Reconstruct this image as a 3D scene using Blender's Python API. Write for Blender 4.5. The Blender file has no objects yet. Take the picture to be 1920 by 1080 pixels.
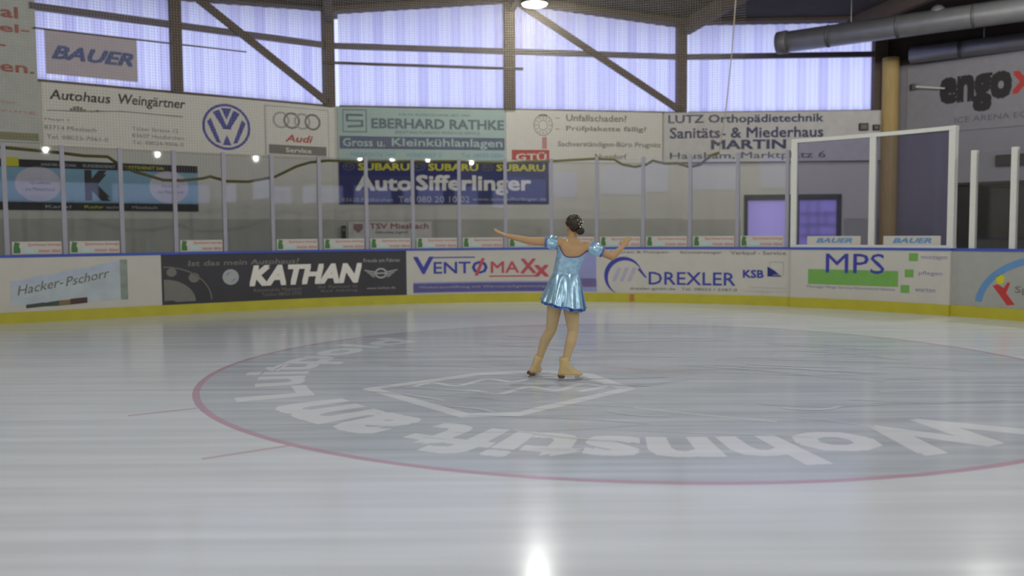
import bpy, bmesh, math, random
from mathutils import Vector, Matrix
random.seed(7)
PI = math.pi
sc = bpy.context.scene
COL = sc.collection

# ------------------------------------------------------------------ camera, world, exposure
CAM_H = 1.4676
cd = bpy.data.cameras.new('camera'); cam = bpy.data.objects.new('camera', cd); COL.objects.link(cam)
cd.sensor_fit = 'HORIZONTAL'; cd.sensor_width = 36.0; cd.lens = 36.0 * 1635.35 / 1920.0
cd.clip_start = 0.05; cd.clip_end = 300
_pitch, _roll = -0.06249, -0.00712
F = Vector((0, math.cos(_pitch), math.sin(_pitch))); R0 = Vector((1, 0, 0)); U0 = R0.cross(F)
Rv = math.cos(_roll) * R0 + math.sin(_roll) * U0; Uv = Rv.cross(F)
cam.matrix_world = Matrix(((Rv.x, Uv.x, -F.x, 0), (Rv.y, Uv.y, -F.y, 0), (Rv.z, Uv.z, -F.z, CAM_H), (0, 0, 0, 1)))
cd.dof.use_dof = True; cd.dof.focus_distance = 8.8; cd.dof.aperture_fstop = 0.95
sc.camera = cam
w = bpy.data.worlds.new('overcast_sky'); sc.world = w; w.use_nodes = True
w.node_tree.nodes['Background'].inputs[0].default_value = (0.56, 0.61, 1.0, 1)
w.node_tree.nodes['Background'].inputs[1].default_value = 1.65
vs = sc.view_settings
vs.view_transform = 'Standard'; vs.look = 'None'; vs.gamma = 1.0; vs.use_curve_mapping = False; vs.exposure = 0.0
LAMP_W = 185.0

# ------------------------------------------------------------------ materials
def lin(c):
    return tuple((x / 12.92 if x <= 0.04045 else ((x + 0.055) / 1.055) ** 2.4) for x in (v / 255.0 for v in c))
_M = {}
def mat(name, rgb, rough=0.6, metal=0.0, var=0.06, scale=6.0, spec=0.3, bump=0.0, stretch=None):
    """plain procedural material: sRGB colour with a little noise in it"""
    if name in _M: return _M[name]
    m = bpy.data.materials.new(name); m.use_nodes = True; nt = m.node_tree; b = nt.nodes['Principled BSDF']
    c = lin(rgb)
    tc = nt.nodes.new('ShaderNodeTexCoord'); mp = nt.nodes.new('ShaderNodeMapping')
    if stretch: mp.inputs['Scale'].default_value = stretch
    n = nt.nodes.new('ShaderNodeTexNoise'); n.inputs['Scale'].default_value = scale; n.inputs['Detail'].default_value = 4
    r = nt.nodes.new('ShaderNodeValToRGB')
    r.color_ramp.elements[0].position = 0.3; r.color_ramp.elements[1].position = 0.7
    r.color_ramp.elements[0].color = tuple(max(0, x * (1 - var)) for x in c) + (1,)
    r.color_ramp.elements[1].color = tuple(min(1, x * (1 + var)) for x in c) + (1,)
    nt.links.new(tc.outputs['Object'], mp.inputs[0]); nt.links.new(mp.outputs[0], n.inputs['Vector'])
    nt.links.new(n.outputs['Fac'], r.inputs[0]); nt.links.new(r.outputs[0], b.inputs['Base Color'])
    b.inputs['Roughness'].default_value = rough; b.inputs['Metallic'].default_value = metal
    b.inputs['Specular IOR Level'].default_value = spec
    if bump:
        bp = nt.nodes.new('ShaderNodeBump'); bp.inputs['Strength'].default_value = bump
        nt.links.new(n.outputs['Fac'], bp.inputs['Height']); nt.links.new(bp.outputs[0], b.inputs['Normal'])
    _M[name] = m; return m

def ice_mat(name, rgb, var):
    m = bpy.data.materials.new(name); m.use_nodes = True; nt = m.node_tree; b = nt.nodes['Principled BSDF']
    g = nt.nodes.new('ShaderNodeNewGeometry')
    def noise(rot, scl, sc_, det):
        mp = nt.nodes.new('ShaderNodeMapping'); mp.inputs['Rotation'].default_value = (0, 0, rot); mp.inputs['Scale'].default_value = scl
        n = nt.nodes.new('ShaderNodeTexNoise'); n.inputs['Scale'].default_value = sc_; n.inputs['Detail'].default_value = det
        nt.links.new(g.outputs['Position'], mp.inputs[0]); nt.links.new(mp.outputs[0], n.inputs['Vector']); return n
    a = noise(0.35, (0.25, 3.0, 1), 1.6, 6); c = noise(-0.5, (0.12, 4.0, 1), 2.6, 5); d = noise(0, (1, 1, 1), 0.35, 3)
    def math_(op, x, y):
        q = nt.nodes.new('ShaderNodeMath'); q.operation = op
        for i, v in enumerate((x, y)):
            if hasattr(v, 'is_linked'): nt.links.new(v, q.inputs[i])
            else: q.inputs[i].default_value = v
        return q.outputs[0]
    mix = math_('ADD', math_('MULTIPLY', a.outputs['Fac'], 0.4), math_('ADD', math_('MULTIPLY', c.outputs['Fac'], 0.35), math_('MULTIPLY', d.outputs['Fac'], 0.25)))
    r = nt.nodes.new('ShaderNodeValToRGB'); col = lin(rgb)
    r.color_ramp.elements[0].position = 0.42; r.color_ramp.elements[1].position = 0.59
    r.color_ramp.elements[0].color = tuple(x * (1 - var * 0.5) for x in col) + (1,)
    r.color_ramp.elements[1].color = tuple(min(1, x * (1 + var * 1.2)) for x in col) + (1,)
    nt.links.new(mix, r.inputs[0]); nt.links.new(r.outputs[0], b.inputs['Base Color'])
    ro = math_('ADD', 0.095, math_('MULTIPLY', mix, 0.15)); nt.links.new(ro, b.inputs['Roughness'])
    b.inputs['IOR'].default_value = 1.31; b.inputs['Specular IOR Level'].default_value = 0.29
    bp = nt.nodes.new('ShaderNodeBump'); bp.inputs['Strength'].default_value = 0.05; bp.inputs['Distance'].default_value = 0.02
    nt.links.new(mix, bp.inputs['Height']); nt.links.new(bp.outputs[0], b.inputs['Normal'])
    _M[name] = m; return m

def sheet_mat(name, col, diff=0.12):
    """translucent corrugated plastic that lets the daylight through"""
    m = bpy.data.materials.new(name); m.use_nodes = True; nt = m.node_tree
    for n in list(nt.nodes):
        if n.type != 'OUTPUT_MATERIAL': nt.nodes.remove(n)
    out = [n for n in nt.nodes if n.type == 'OUTPUT_MATERIAL'][0]
    t = nt.nodes.new('ShaderNodeBsdfTranslucent'); d = nt.nodes.new('ShaderNodeBsdfDiffuse'); x = nt.nodes.new('ShaderNodeMixShader')
    tc = nt.nodes.new('ShaderNodeTexCoord'); mp = nt.nodes.new('ShaderNodeMapping'); mp.inputs['Scale'].default_value = (0.8, 0.8, 0.1)
    n = nt.nodes.new('ShaderNodeTexNoise'); n.inputs['Scale'].default_value = 2.0
    r = nt.nodes.new('ShaderNodeValToRGB'); r.color_ramp.elements[0].position = 0.3; r.color_ramp.elements[1].position = 0.7
    r.color_ramp.elements[0].color = tuple(v * 0.93 for v in col) + (1,); r.color_ramp.elements[1].color = tuple(min(1, v * 1.04) for v in col) + (1,)
    nt.links.new(tc.outputs['Object'], mp.inputs[0]); nt.links.new(mp.outputs[0], n.inputs['Vector']); nt.links.new(n.outputs['Fac'], r.inputs[0])
    nt.links.new(r.outputs[0], t.inputs[0]); d.inputs[0].default_value = (0.5, 0.5, 0.55, 1)
    x.inputs[0].default_value = diff
    nt.links.new(t.outputs[0], x.inputs[1]); nt.links.new(d.outputs[0], x.inputs[2]); nt.links.new(x.outputs[0], out.inputs[0])
    _M[name] = m; return m

def glass_mat(name, tint, refl=1.0):
    m = bpy.data.materials.new(name); m.use_nodes = True; nt = m.node_tree
    for n in list(nt.nodes):
        if n.type != 'OUTPUT_MATERIAL': nt.nodes.remove(n)
    out = [n for n in nt.nodes if n.type == 'OUTPUT_MATERIAL'][0]
    t = nt.nodes.new('ShaderNodeBsdfTransparent'); g = nt.nodes.new('ShaderNodeBsdfGlossy'); x = nt.nodes.new('ShaderNodeMixShader')
    f = nt.nodes.new('ShaderNodeFresnel'); f.inputs[0].default_value = 1.5
    n = nt.nodes.new('ShaderNodeTexNoise'); n.inputs['Scale'].default_value = 1.5
    mr = nt.nodes.new('ShaderNodeMapRange'); mr.inputs[3].default_value = 0.0; mr.inputs[4].default_value = 0.03
    nt.links.new(n.outputs['Fac'], mr.inputs[0]); nt.links.new(mr.outputs[0], g.inputs['Roughness'])
    t.inputs[0].default_value = tint + (1,); g.inputs[0].default_value = (1, 1, 1, 1)
    nt.links.new(f.outputs[0], x.inputs[0]); nt.links.new(t.outputs[0], x.inputs[1]); nt.links.new(g.outputs[0], x.inputs[2]); nt.links.new(x.outputs[0], out.inputs[0])
    _M[name] = m; return m

def emit_mat(name, rgb, k):
    m = bpy.data.materials.new(name); m.use_nodes = True; b = m.node_tree.nodes['Principled BSDF']
    b.inputs['Emission Color'].default_value = lin(rgb) + (1,); b.inputs['Emission Strength'].default_value = k
    _M[name] = m; return m

ICE = ice_mat('ice', (217, 222, 228), 0.09)
ICE_BLUE = ice_mat('ice_circle_blue', (190, 197, 207), 0.16)
ICE_WHITE = ice_mat('ice_paint_white', (226, 230, 237), 0.05)
ICE_SCR = ice_mat('ice_scrape', (214, 218, 224), 0.04)
ICE_RED = ice_mat('ice_paint_red', (196, 166, 184), 0.08)
ICE_RED2 = ice_mat('ice_paint_faded_red', (206, 186, 196), 0.06)
SHEETS = [sheet_mat('sheet_pale', (0.94, 0.95, 0.94)), sheet_mat('sheet_mid', (0.83, 0.82, 0.91)), sheet_mat('sheet_dim', (0.76, 0.74, 0.87))]
DOORGLASS = sheet_mat('frosted_door_glass', (0.64, 0.56, 0.68), 0.05)
GLASS = glass_mat('rink_glass', (0.93, 0.94, 0.95))
GLASS_HAZE = glass_mat('gate_glass_haze', (0.74, 0.74, 0.86))  # lilac haze of reflections put into the pane colour
WALL = mat('painted_wall', (212, 209, 198), 0.8, var=0.03, scale=1.2)
WALL_D = mat('grey_dado_paint', (184, 183, 172), 0.7, var=0.04, scale=1.5)
WALL_S = mat('side_wall_grey', (142, 139, 146), 0.8, var=0.04, scale=1.2)
SHADE_TRIM = mat('shade_and_dark_trim', (58, 56, 54), 0.7, var=0.15, scale=3)  # shade of the side opening as a colour; also ledge and box face
BROWN = mat('brown_beam', (92, 80, 72), 0.7, var=0.1, scale=3, stretch=(1, 1, 8))
BROWN2 = mat('brown_purlin', (104, 96, 104), 0.6, var=0.08)
WOOD = mat('yellow_wood_column', (186, 160, 104), 0.6, var=0.1, scale=3, stretch=(6, 6, 0.6))
CEIL = mat('dark_ceiling', (66, 60, 54), 0.85, var=0.12, scale=2)
CONC = mat('concrete', (120, 118, 114), 0.85, var=0.08, scale=2)
DUCT = mat('galvanised_duct', (150, 150, 152), 0.42, 0.55, var=0.08, scale=4, spec=0.5)
DUCT_D = mat('duct_seam', (92, 92, 94), 0.5, 0.4)
STEEL = mat('steel', (190, 190, 192), 0.25, 0.9)
WHITE = mat('sign_white', (226, 222, 212), 0.5, var=0.02)
WHITE2 = mat('board_white', (196, 192, 182), 0.38, var=0.035, scale=2.5, spec=0.4)
WPOST = mat('white_post', (214, 214, 206), 0.4, var=0.03)
ALU = mat('aluminium_post', (158, 157, 168), 0.45, 0.0, var=0.04)
YEL = mat('kick_yellow', (184, 176, 54), 0.4, var=0.06, scale=3, spec=0.4)
BLUE = mat('rail_blue', (66, 88, 178), 0.4, var=0.05)
NAVY = mat('ink_navy', (44, 48, 116), 0.5, var=0.04)
INKBLUE = mat('ink_blue', (62, 68, 158), 0.5, var=0.05)
SIFBLUE = mat('banner_blue', (38, 42, 104), 0.5, var=0.08, scale=2)
BLACK = mat('ink_black', (48, 46, 46), 0.55, var=0.08)
BOARDBLACK = mat('board_black', (62, 60, 64), 0.45, var=0.08, scale=2)
GREY = mat('ink_grey', (120, 118, 112), 0.55, var=0.06)
LGREY = mat('light_grey', (168, 168, 166), 0.5, var=0.05)
RED = mat('ink_red', (188, 62, 58), 0.5, var=0.05)
PALERED = mat('ink_pale_red', (196, 138, 132), 0.5, var=0.05)
YELINK = mat('ink_yellow', (206, 200, 40), 0.5, var=0.05)
GREEN = mat('ink_green', (116, 168, 84), 0.5, var=0.06)
DGREEN = mat('ink_dark_green', (70, 120, 66), 0.5, var=0.06)
TEAL = mat('sign_teal', (172, 198, 192), 0.5, var=0.04)
TEALINK = mat('ink_slate', (96, 116, 128), 0.5, var=0.04)
TEALBAND = mat('slate_band', (88, 98, 130), 0.5, var=0.04)
LBLUE = mat('ink_light_blue', (120, 170, 200), 0.5, var=0.05)
KBLUE = mat('banner_sky_blue', (128, 170, 192), 0.5, var=0.06, scale=2)
LILAC = mat('print_lilac', (146, 150, 196), 0.5, var=0.08, scale=2)
LILAC2 = mat('print_violet', (112, 100, 146), 0.5, var=0.1, scale=2)
PANELGREY = mat('sign_grey_back', (200, 188, 196), 0.6, var=0.03)
BOARDGREY = mat('board_grey', (164, 164, 158), 0.4, var=0.04, spec=0.4)
ARCBLUE = mat('ink_arc_blue', (98, 144, 190), 0.5, var=0.05)
PALEICE = mat('print_glacier', (182, 192, 196), 0.5, var=0.12, scale=3)
ROPE = mat('rope_olive', (112, 106, 62), 0.85, var=0.2, scale=30)
NET = mat('net_cord', (168, 160, 140), 0.8, var=0.1)
SKIN = mat('skin', (184, 148, 106), 0.5, var=0.04, scale=10)
TIGHTS = mat('tan_tights', (196, 170, 126), 0.55, var=0.04, scale=12)
BOOT = mat('tan_boot', (204, 178, 128), 0.5, var=0.05, scale=12)
HEEL = mat('brown_heel', (96, 72, 54), 0.5, var=0.1)
HAIR = mat('dark_hair', (52, 44, 36), 0.45, var=0.5, scale=60, bump=0.4)
DRESS = mat('foil_blue_dress', (164, 202, 226), 0.2, 0.45, var=0.2, scale=26, spec=0.6, bump=0.06)
DRESS_D = mat('blue_trim', (84, 114, 176), 0.35, 0.3, var=0.12, scale=20)
PURPLE = mat('violet_trim', (92, 72, 140), 0.4, 0.2, var=0.1, scale=20)
LAMPGLOW = emit_mat('lamp_glow', (245, 250, 225), 4.0)
LAMPSHELL = mat('lamp_shell', (90, 90, 86), 0.5, 0.3)

# ------------------------------------------------------------------ mesh helpers
def link(o, parent=None):
    COL.objects.link(o)
    if parent is not None: o.parent = parent
    return o
def wloc(o):
    v = Vector(o.location)
    while o.parent is not None:
        o = o.parent; v = v + Vector(o.location)
    return v
def tag(o, label=None, cat=None, group=None, kind=None):
    if label: o['label'] = label
    if cat: o['category'] = cat
    if group: o['group'] = group
    if kind: o['kind'] = kind
    return o
def empty(name, loc):
    o = bpy.data.objects.new(name, None); o.location = loc; o.empty_display_size = 0.1
    return link(o)
def mesh(name, verts, faces, m, parent=None, smooth=False, mats=None, fm=None):
    """one mesh object; vertices in world space, origin at the middle of its base"""
    vs_ = [Vector(v) for v in verts]
    lo = Vector((min(v.x for v in vs_), min(v.y for v in vs_), min(v.z for v in vs_)))
    hi = Vector((max(v.x for v in vs_), max(v.y for v in vs_), max(v.z for v in vs_)))
    org = Vector(((lo.x + hi.x) / 2, (lo.y + hi.y) / 2, lo.z))
    me = bpy.data.meshes.new(name); me.from_pydata([tuple(v - org) for v in vs_], [], faces)
    for q in (mats or [m]): me.materials.append(q)
    if fm:
        for p_, i in zip(me.polygons, fm): p_.material_index = i
    if smooth:
        for p_ in me.polygons: p_.use_smooth = True
    me.update()
    o = bpy.data.objects.new(name, me); link(o, parent)
    o.location = org - (wloc(parent) if parent is not None else Vector())
    return o
class G:
    """collects geometry"""
    def __init__(s): s.v = []; s.f = []
    def add(s, v, f):
        k = len(s.v); s.v += [tuple(x) for x in v]; s.f += [tuple(i + k for i in q) for q in f]; return s
    def obj(s, name, m, parent=None, smooth=False): return mesh(name, s.v, s.f, m, parent, smooth)
HEX = [(0, 3, 2, 1), (4, 5, 6, 7), (0, 1, 5, 4), (1, 2, 6, 5), (2, 3, 7, 6), (3, 0, 4, 7)]
def ngon(c, ax, ay, n, ph=0): return [c + ax * math.cos(ph + 2 * PI * i / n) + ay * math.sin(ph + 2 * PI * i / n) for i in range(n)]
def loft(rings, cap=True, closed=True):
    n = len(rings[0]); v = [p for r in rings for p in r]; f = []
    for i in range(len(rings) - 1):
        for j in range(n if closed else n - 1):
            a, b = i * n + j, i * n + (j + 1) % n
            f.append((a, b, b + n, a + n))
    if cap: f.append(tuple(range(n))[::-1]); f.append(tuple((len(rings) - 1) * n + j for j in range(n)))
    return v, f
def frame(d):
    d = d.normalized(); u = Vector((0, 0, 1)) if abs(d.z) < 0.9 else Vector((1, 0, 0))
    x = d.cross(u).normalized(); return x, x.cross(d).normalized()
def tube(pts, r, n=8, cap=True):
    pts = [Vector(p) for p in pts]; rs = r if isinstance(r, (list, tuple)) else [r] * len(pts); rings = []
    for i, p in enumerate(pts):
        d = (pts[min(i + 1, len(pts) - 1)] - pts[max(i - 1, 0)]); x, y = frame(d); rings.append(ngon(p, x * rs[i], y * rs[i], n))
    return loft(rings, cap)
def bar(a, b, wid, hgt, up=Vector((0, 0, 1))):
    """rectangular bar from a to b; wid across, hgt along up"""
    a, b = Vector(a), Vector(b); d = (b - a).normalized(); x = d.cross(up).normalized(); y = x.cross(d).normalized()
    v = []
    for p in (a, b): v += [p - x * wid / 2 - y * hgt / 2, p + x * wid / 2 - y * hgt / 2, p + x * wid / 2 + y * hgt / 2, p - x * wid / 2 + y * hgt / 2]
    return v, [(0, 3, 2, 1), (4, 5, 6, 7), (0, 1, 5, 4), (1, 2, 6, 5), (2, 3, 7, 6), (3, 0, 4, 7)]

# ------------------------------------------------------------------ surfaces: (along, off, z) -> world ; off > 0 points into the hall
class Wall:
    step = 1e9
    def __init__(s, a, b):
        s.a = Vector((a[0], a[1], 0)); s.b = Vector((b[0], b[1], 0)); s.len = (s.b - s.a).length
        s.t = (s.b - s.a) / s.len; s.n = Vector((s.t.y, -s.t.x, 0))
    def P(s, u, z, off=0.0): return s.a + s.t * u + s.n * off + Vector((0, 0, z))
ANG = 0.57907869; BC1, BC2, BR = 16.973, 14.494, 9.013
DD = Vector((math.cos(ANG), math.sin(ANG), 0)); NN = Vector((-math.sin(ANG), math.cos(ANG), 0)); ARC = BR * PI / 2
class Board:
    step = 0.32
    def P(s, u, z, off=0.0):
        if u < 0: return DD * (BC2 - BR + u) + NN * (BC1 - off) + Vector((0, 0, z))
        if u < ARC:
            t = u / BR; r = BR - off
            return DD * (BC2 - BR + r * math.sin(t)) + NN * (BC1 - BR + r * math.cos(t)) + Vector((0, 0, z))
        return DD * (BC2 - off) + NN * (BC1 - BR - (u - ARC)) + Vector((0, 0, z))
class Chord(Wall): pass
BD = Board()

def slab(S, u0, u1, z0, z1, o0, o1, n=None):
    """solid block on a surface, from off o0 (back) to o1 (front)"""
    n = n or max(1, int(math.ceil(abs(u1 - u0) / S.step))); rings = []
    for i in range(n + 1):
        u = u0 + (u1 - u0) * i / n
        rings.append([S.P(u, z0, o0), S.P(u, z1, o0), S.P(u, z1, o1), S.P(u, z0, o1)])
    return loft(rings)
def quad(S, u0, u1, z0, z1, off, z0b=None, z1b=None):
    n = max(1, int(math.ceil(abs(u1 - u0) / S.step))); z0b = z0 if z0b is None else z0b; z1b = z1 if z1b is None else z1b
    th = 0.002; rings = []
    for i in range(n + 1):
        k = i / n; u = u0 + (u1 - u0) * k; a = z0 + (z0b - z0) * k; b = z1 + (z1b - z1) * k
        rings.append([S.P(u, a, off - th), S.P(u, b, off - th), S.P(u, b, off), S.P(u, a, off)])
    return loft(rings)
def poly(S, pts, off):
    n = len(pts); v = [S.P(u, z, off - 0.002) for u, z in pts] + [S.P(u, z, off) for u, z in pts]
    return v, [tuple(range(n))[::-1], tuple(range(n, 2 * n))] + [(i, (i + 1) % n, n + (i + 1) % n, n + i) for i in range(n)]
def disc(S, u, z, ru, rz, off, n=40, a0=0, a1=2 * PI):
    return poly(S, [(u + ru * math.cos(a0 + (a1 - a0) * i / n), z + rz * math.sin(a0 + (a1 - a0) * i / n)) for i in range(n)], off)
def ring(S, u, z, ru, rz, wd, off, a0=0.0, a1=2 * PI, n=44, w1=None):
    g = []; w1 = wd if w1 is None else w1
    for i in range(n + 1):
        k = i / n; a = a0 + (a1 - a0) * k; ww = wd + (w1 - wd) * k; r = []
        for (s_, o_) in ((0, off - 0.002), (0, off), (1, off), (1, off - 0.002)):
            r.append(S.P(u + (ru - s_ * ww) * math.cos(a), z + (rz - s_ * ww) * math.sin(a), o_))
        g.append(r)
    return loft(g)
_TX = {}
def glyphs(txt, bold=0.0, shear=0.0):
    key = (txt, shear)
    if key in _TX: return _TX[key]
    c = bpy.data.curves.new('t', 'FONT'); c.body = txt; c.size = 1.0; c.shear = shear; c.resolution_u = 2; c.fill_mode = 'FRONT'
    o = bpy.data.objects.new('t', c); COL.objects.link(o)
    dg = bpy.context.evaluated_depsgraph_get(); me = bpy.data.meshes.new_from_object(o.evaluated_get(dg))
    v = [(p.co.x, p.co.y) for p in me.vertices]; f = [tuple(p.vertices) for p in me.polygons]
    bpy.data.objects.remove(o); bpy.data.curves.remove(c); bpy.data.meshes.remove(me)
    _TX[key] = (v, f); return v, f
def text(S, txt, u0, u1, z0, z1, off, bold=0.0, shear=0.0, tilt=0.0):
    v, f = glyphs(txt, bold, shear)
    x0, x1 = min(a for a, b in v), max(a for a, b in v); y0, y1 = min(b for a, b in v), max(b for a, b in v)
    V = []; Fc = []; bx = bold * (u1 - u0) / (x1 - x0); bz = bold * (z1 - z0) / (y1 - y0)
    sh = [(0, 0)] if bold <= 0 else [(0, 0), (-1, -1), (1, -1), (1, 1), (-1, 1)]      # strokes thickened on every side
    for i, (dx, dz) in enumerate(sh):
        n = len(V)
        for a, b in v:
            k = (a - x0) / (x1 - x0)
            V.append(S.P(u0 + (u1 - u0) * k + dx * bx, z0 + (z1 - z0) * (b - y0) / (y1 - y0) + tilt * k + dz * bz, off + 0.0003 * i))
        Fc += [tuple(q + n for q in p_) for p_ in f]
    return V, Fc
def letters(S, parent, m, *rows, off=0.0):
    """rows: (text, u0, u1, z0, z1[, bold[, shear[, tilt]]]), one lettering part for each row"""
    for r in rows:
        V, Fc = text(S, r[0], r[1], r[2], r[3], r[4], off, *r[5:])
        if r[4] - r[3] < 0.13 or ' ' not in r[0]:
            o = G().add(V, Fc).obj('lettering', m, parent)
            if ' ' in r[0]: o['kind'] = 'stuff'
            continue
        a = S.P(r[1], 0, 0); d = (S.P(r[2], 0, 0) - a); L = d.length; d.normalize()         # one part for each word
        sp = sorted(((min((V[i] - a).dot(d) for i in q), max((V[i] - a).dot(d) for i in q), q) for q in Fc), key=lambda e: e[0])
        words = []; end = -9; gap = 0.16 * (r[4] - r[3])
        cut = r[0].count(' '); gaps = []; e_ = sp[0][1]
        for x0, x1, q in sp:
            if x0 > e_: gaps.append((x0 - e_, x0))
            e_ = max(e_, x1)
        cuts = sorted(x for g_, x in sorted(gaps, reverse=True)[:cut])
        for w_ in range(len(cuts) + 1):
            lo = cuts[w_ - 1] if w_ else -9; hi = cuts[w_] if w_ < len(cuts) else 99
            fs = [q for x0, x1, q in sp if lo <= x0 < hi]
            if not fs: continue
            ids = sorted({i for q in fs for i in q}); mp_ = {i: k for k, i in enumerate(ids)}
            G().add([V[i] for i in ids], [tuple(mp_[i] for i in q) for q in fs]).obj('lettering', m, parent)

# ------------------------------------------------------------------ hall shell
pA, pB, pC, pD = (-9.17, 17.12), (-4.25, 20.82), (4.4, 22.45), (9.5, 22.25)
_tl = Vector((pB[0] - pA[0], pB[1] - pA[1], 0)).normalized()
pA0 = (pA[0] - _tl.x * 11, pA[1] - _tl.y * 11)
pE = (pD[0] + 5.0 * .707, pD[1] - 5.0 * .707)
pF = (pE[0] - NN.x * 54, pE[1] - NN.y * 54)
_u0 = Vector((pA0[0], pA0[1], 0)).dot(DD)
_vF = Vector((pF[0], pF[1], 0)).dot(NN)
_g = DD * _u0 + NN * _vF; pG = (_g.x, _g.y)
WL, WM, WR, WS = Wall(pA, pB), Wall(pB, pC), Wall(pC, pD), Wall(pD, pE)
WL0 = Wall(pA0, pA); WS2 = Wall(pE, pF); WBK = Wall(pF, pG); WLS = Wall(pG, pA0)
HALL = [pA0, pA, pB, pC, pD, pE, pF, pG]
SILL = 4.5; TH = 0.2

def struct(name, g, m, parent=None):
    o = g.obj(name, m, parent)
    if parent is None: o['kind'] = 'structure'
    return o

# ground slab under everything, ice sheet inside the boards
cx = sum(p[0] for p in HALL) / len(HALL); cy = sum(p[1] for p in HALL) / len(HALL)
def outset(k):
    out = []; n = len(HALL)
    for i in range(n):
        a, b, c = (Vector(HALL[(i + j - 1) % n] + (0,)) for j in range(3))
        t1, t2 = (b - a).normalized(), (c - b).normalized(); n1, n2 = Vector((-t1.y, t1.x, 0)), Vector((-t2.y, t2.x, 0))
        m_ = (n1 + n2).normalized(); out.append(b + m_ * (k / max(0.3, m_.dot(n1))))
    return out
gv = outset(3.0); k = len(gv)
struct('ground_slab', G().add([v + Vector((0, 0, -0.35)) for v in gv] + [v + Vector((0, 0, -0.05)) for v in gv],
       [tuple(range(k)), tuple(range(2 * k - 1, k - 1, -1))] + [(i, k + i, k + (i + 1) % k, (i + 1) % k) for i in range(k)]), CONC)
ip = [BD.P(-18, 0, -0.05)] + [BD.P(u * 0.4, 0, -0.05) for u in range(0, 36)] + [BD.P(ARC, 0, -0.05), BD.P(ARC + 40, 0, -0.05)]
ip.append(DD * (BC2 - BR - 18) + NN * (BC1 - BR - 40)); k = len(ip)
ice = struct('floor', G().add([v + Vector((0, 0, -0.04)) for v in ip] + ip, [tuple(range(k)), tuple(range(2 * k - 1, k - 1, -1))] + [(i, (i + 1) % k, k + (i + 1) % k, k + i) for i in range(k)]), ICE)

# walls
def solid(S, name, m, rects, o0=-TH, o1=0.0):
    g = G()
    for (u0, u1, z0, z1) in rects: g.add(*slab(S, u0, u1, z0, z1, o0, o1, 1))
    return struct(name, g, m)
solid(WL, 'wall_left', WALL, [(-0.02, WL.len + 0.06, -0.05, SILL)])
solid(WM, 'wall_back', WALL, [(0, WM.len, -0.05, SILL)])
DO0, DO1, DOH = 1.55, 4.0, 2.37
solid(WR, 'wall_back_corner', WALL, [(-0.03, DO0, -0.05, SILL), (DO1, WR.len, -0.05, SILL), (DO0, DO1, DOH, SILL)])
solid(WS, 'wall_right', WALL_S, [(-0.1, WS.len, 2.56, 5.56), (0.0, 1.7, -0.05, 2.56)])
solid(WS, 'wall_right_upper', CEIL, [(-0.1, WS.len, 5.56, 7.4)])
solid(WS, 'wall_right_shade_panel', SHADE_TRIM, [(1.7, WS.len, -0.05, 2.56)], -TH, 0.0)  # flat dark panel, its colour stands in for a shaded open stand area
solid(WL0, 'wall_left_far', WALL, [(-0.1, WL0.len - 0.0, -0.05, 7.4)])
solid(WS2, 'wall_right_far', WALL_S, [(0, WS2.len, 0.3 - 0.35, 4.3), (0, WS2.len, 5.9, 7.4)] + [(i * 9.0, i * 9.0 + 4.5, 4.3, 5.9) for i in range(6)])
solid(WBK, 'wall_rear', WALL, [(0, WBK.len, -0.05, 4.3), (0, WBK.len, 5.9, 7.4)])
solid(WLS, 'wall_left_side', WALL, [(0, WLS.len, -0.05, 3.4), (0, WLS.len, 4.9, 7.4)])
# dado strips
for i, (S, u0, u1, z) in enumerate(((WL0, 3, WL0.len, 1.82), (WL, 0, WL.len, 1.83), (WM, 0, WM.len, 1.82), (WR, 0, DO0 - 0.08, 1.79), (WR, DO1 + 0.08, WR.len, 1.79))):
    struct('trim_%d' % (i + 1), G().add(*slab(S, u0, u1, 0, z, 0.0, 0.012, 1)), WALL_D)

# corrugated translucent glazing, each sheet its own part of its window
def window(idx, S, u0, u1, rows, ztop=None, wid=0.27, far=False):
    fr = G()
    zt = ztop or (lambda u: rows[-1][1])
    fr.add(*slab(S, u0, u1, rows[0][0] - 0.03, rows[0][0] + 0.02, -0.16, 0.02, 1))
    wo = struct('window_%d' % idx, fr, BROWN)
    for ri, (z0, z1) in enumerate(rows):
        n = max(1, int(round((u1 - u0) / wid))); w_ = (u1 - u0) / n
        for i in range(n):
            a = u0 + i * w_; last = ri == len(rows) - 1
            m = SHEETS[(0, 1, 0, 1, 0, 2, 0, 1, 0, 1, 1)[(i + ri * 4 + idx * 3) % 11]]
            if far:
                G().add([S.P(a, z0, -0.1), S.P(a + w_, z0, -0.1), S.P(a + w_, z1, -0.1), S.P(a, z1, -0.1)], [(0, 1, 2, 3)]).obj('sheet', m, wo); continue
            prof = [(0, 0), (0.18, 0), (0.30, 0.035), (0.70, 0.035), (0.82, 0), (1.0, 0)]
            v = []; f = []
            for q, (x, h) in enumerate(prof):
                u = a + x * w_; zz = zt(u) if last else z1
                v += [S.P(u, z0, -0.10 + h), S.P(u, zz, -0.10 + h)]
                if q: f.append((2 * q - 2, 2 * q, 2 * q + 1, 2 * q - 1))
            G().add(v, f).obj('sheet', m, wo)
    return wo
topL = lambda u: 6.44 + (u - 2.78) * 0.0776
topM = lambda u: (6.66 + (u - 0.23) * 0.1038) if u < 4.3 else (7.07 - (u - 4.3) * 0.098)
topR = lambda u: 6.70
GIRT = 5.9
window(1, WL, -0.02, 2.55, [(SILL, GIRT), (GIRT, 6.3)], lambda u: topL(u) + 0.05)
window(2, WL, 2.70, 6.05, [(SILL, GIRT), (GIRT, 6.6)], lambda u: topL(u) + 0.05)
window(3, WM, 0.2, 4.2, [(SILL, GIRT), (GIRT, 6.9)], lambda u: topM(u) + 0.05)
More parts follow.
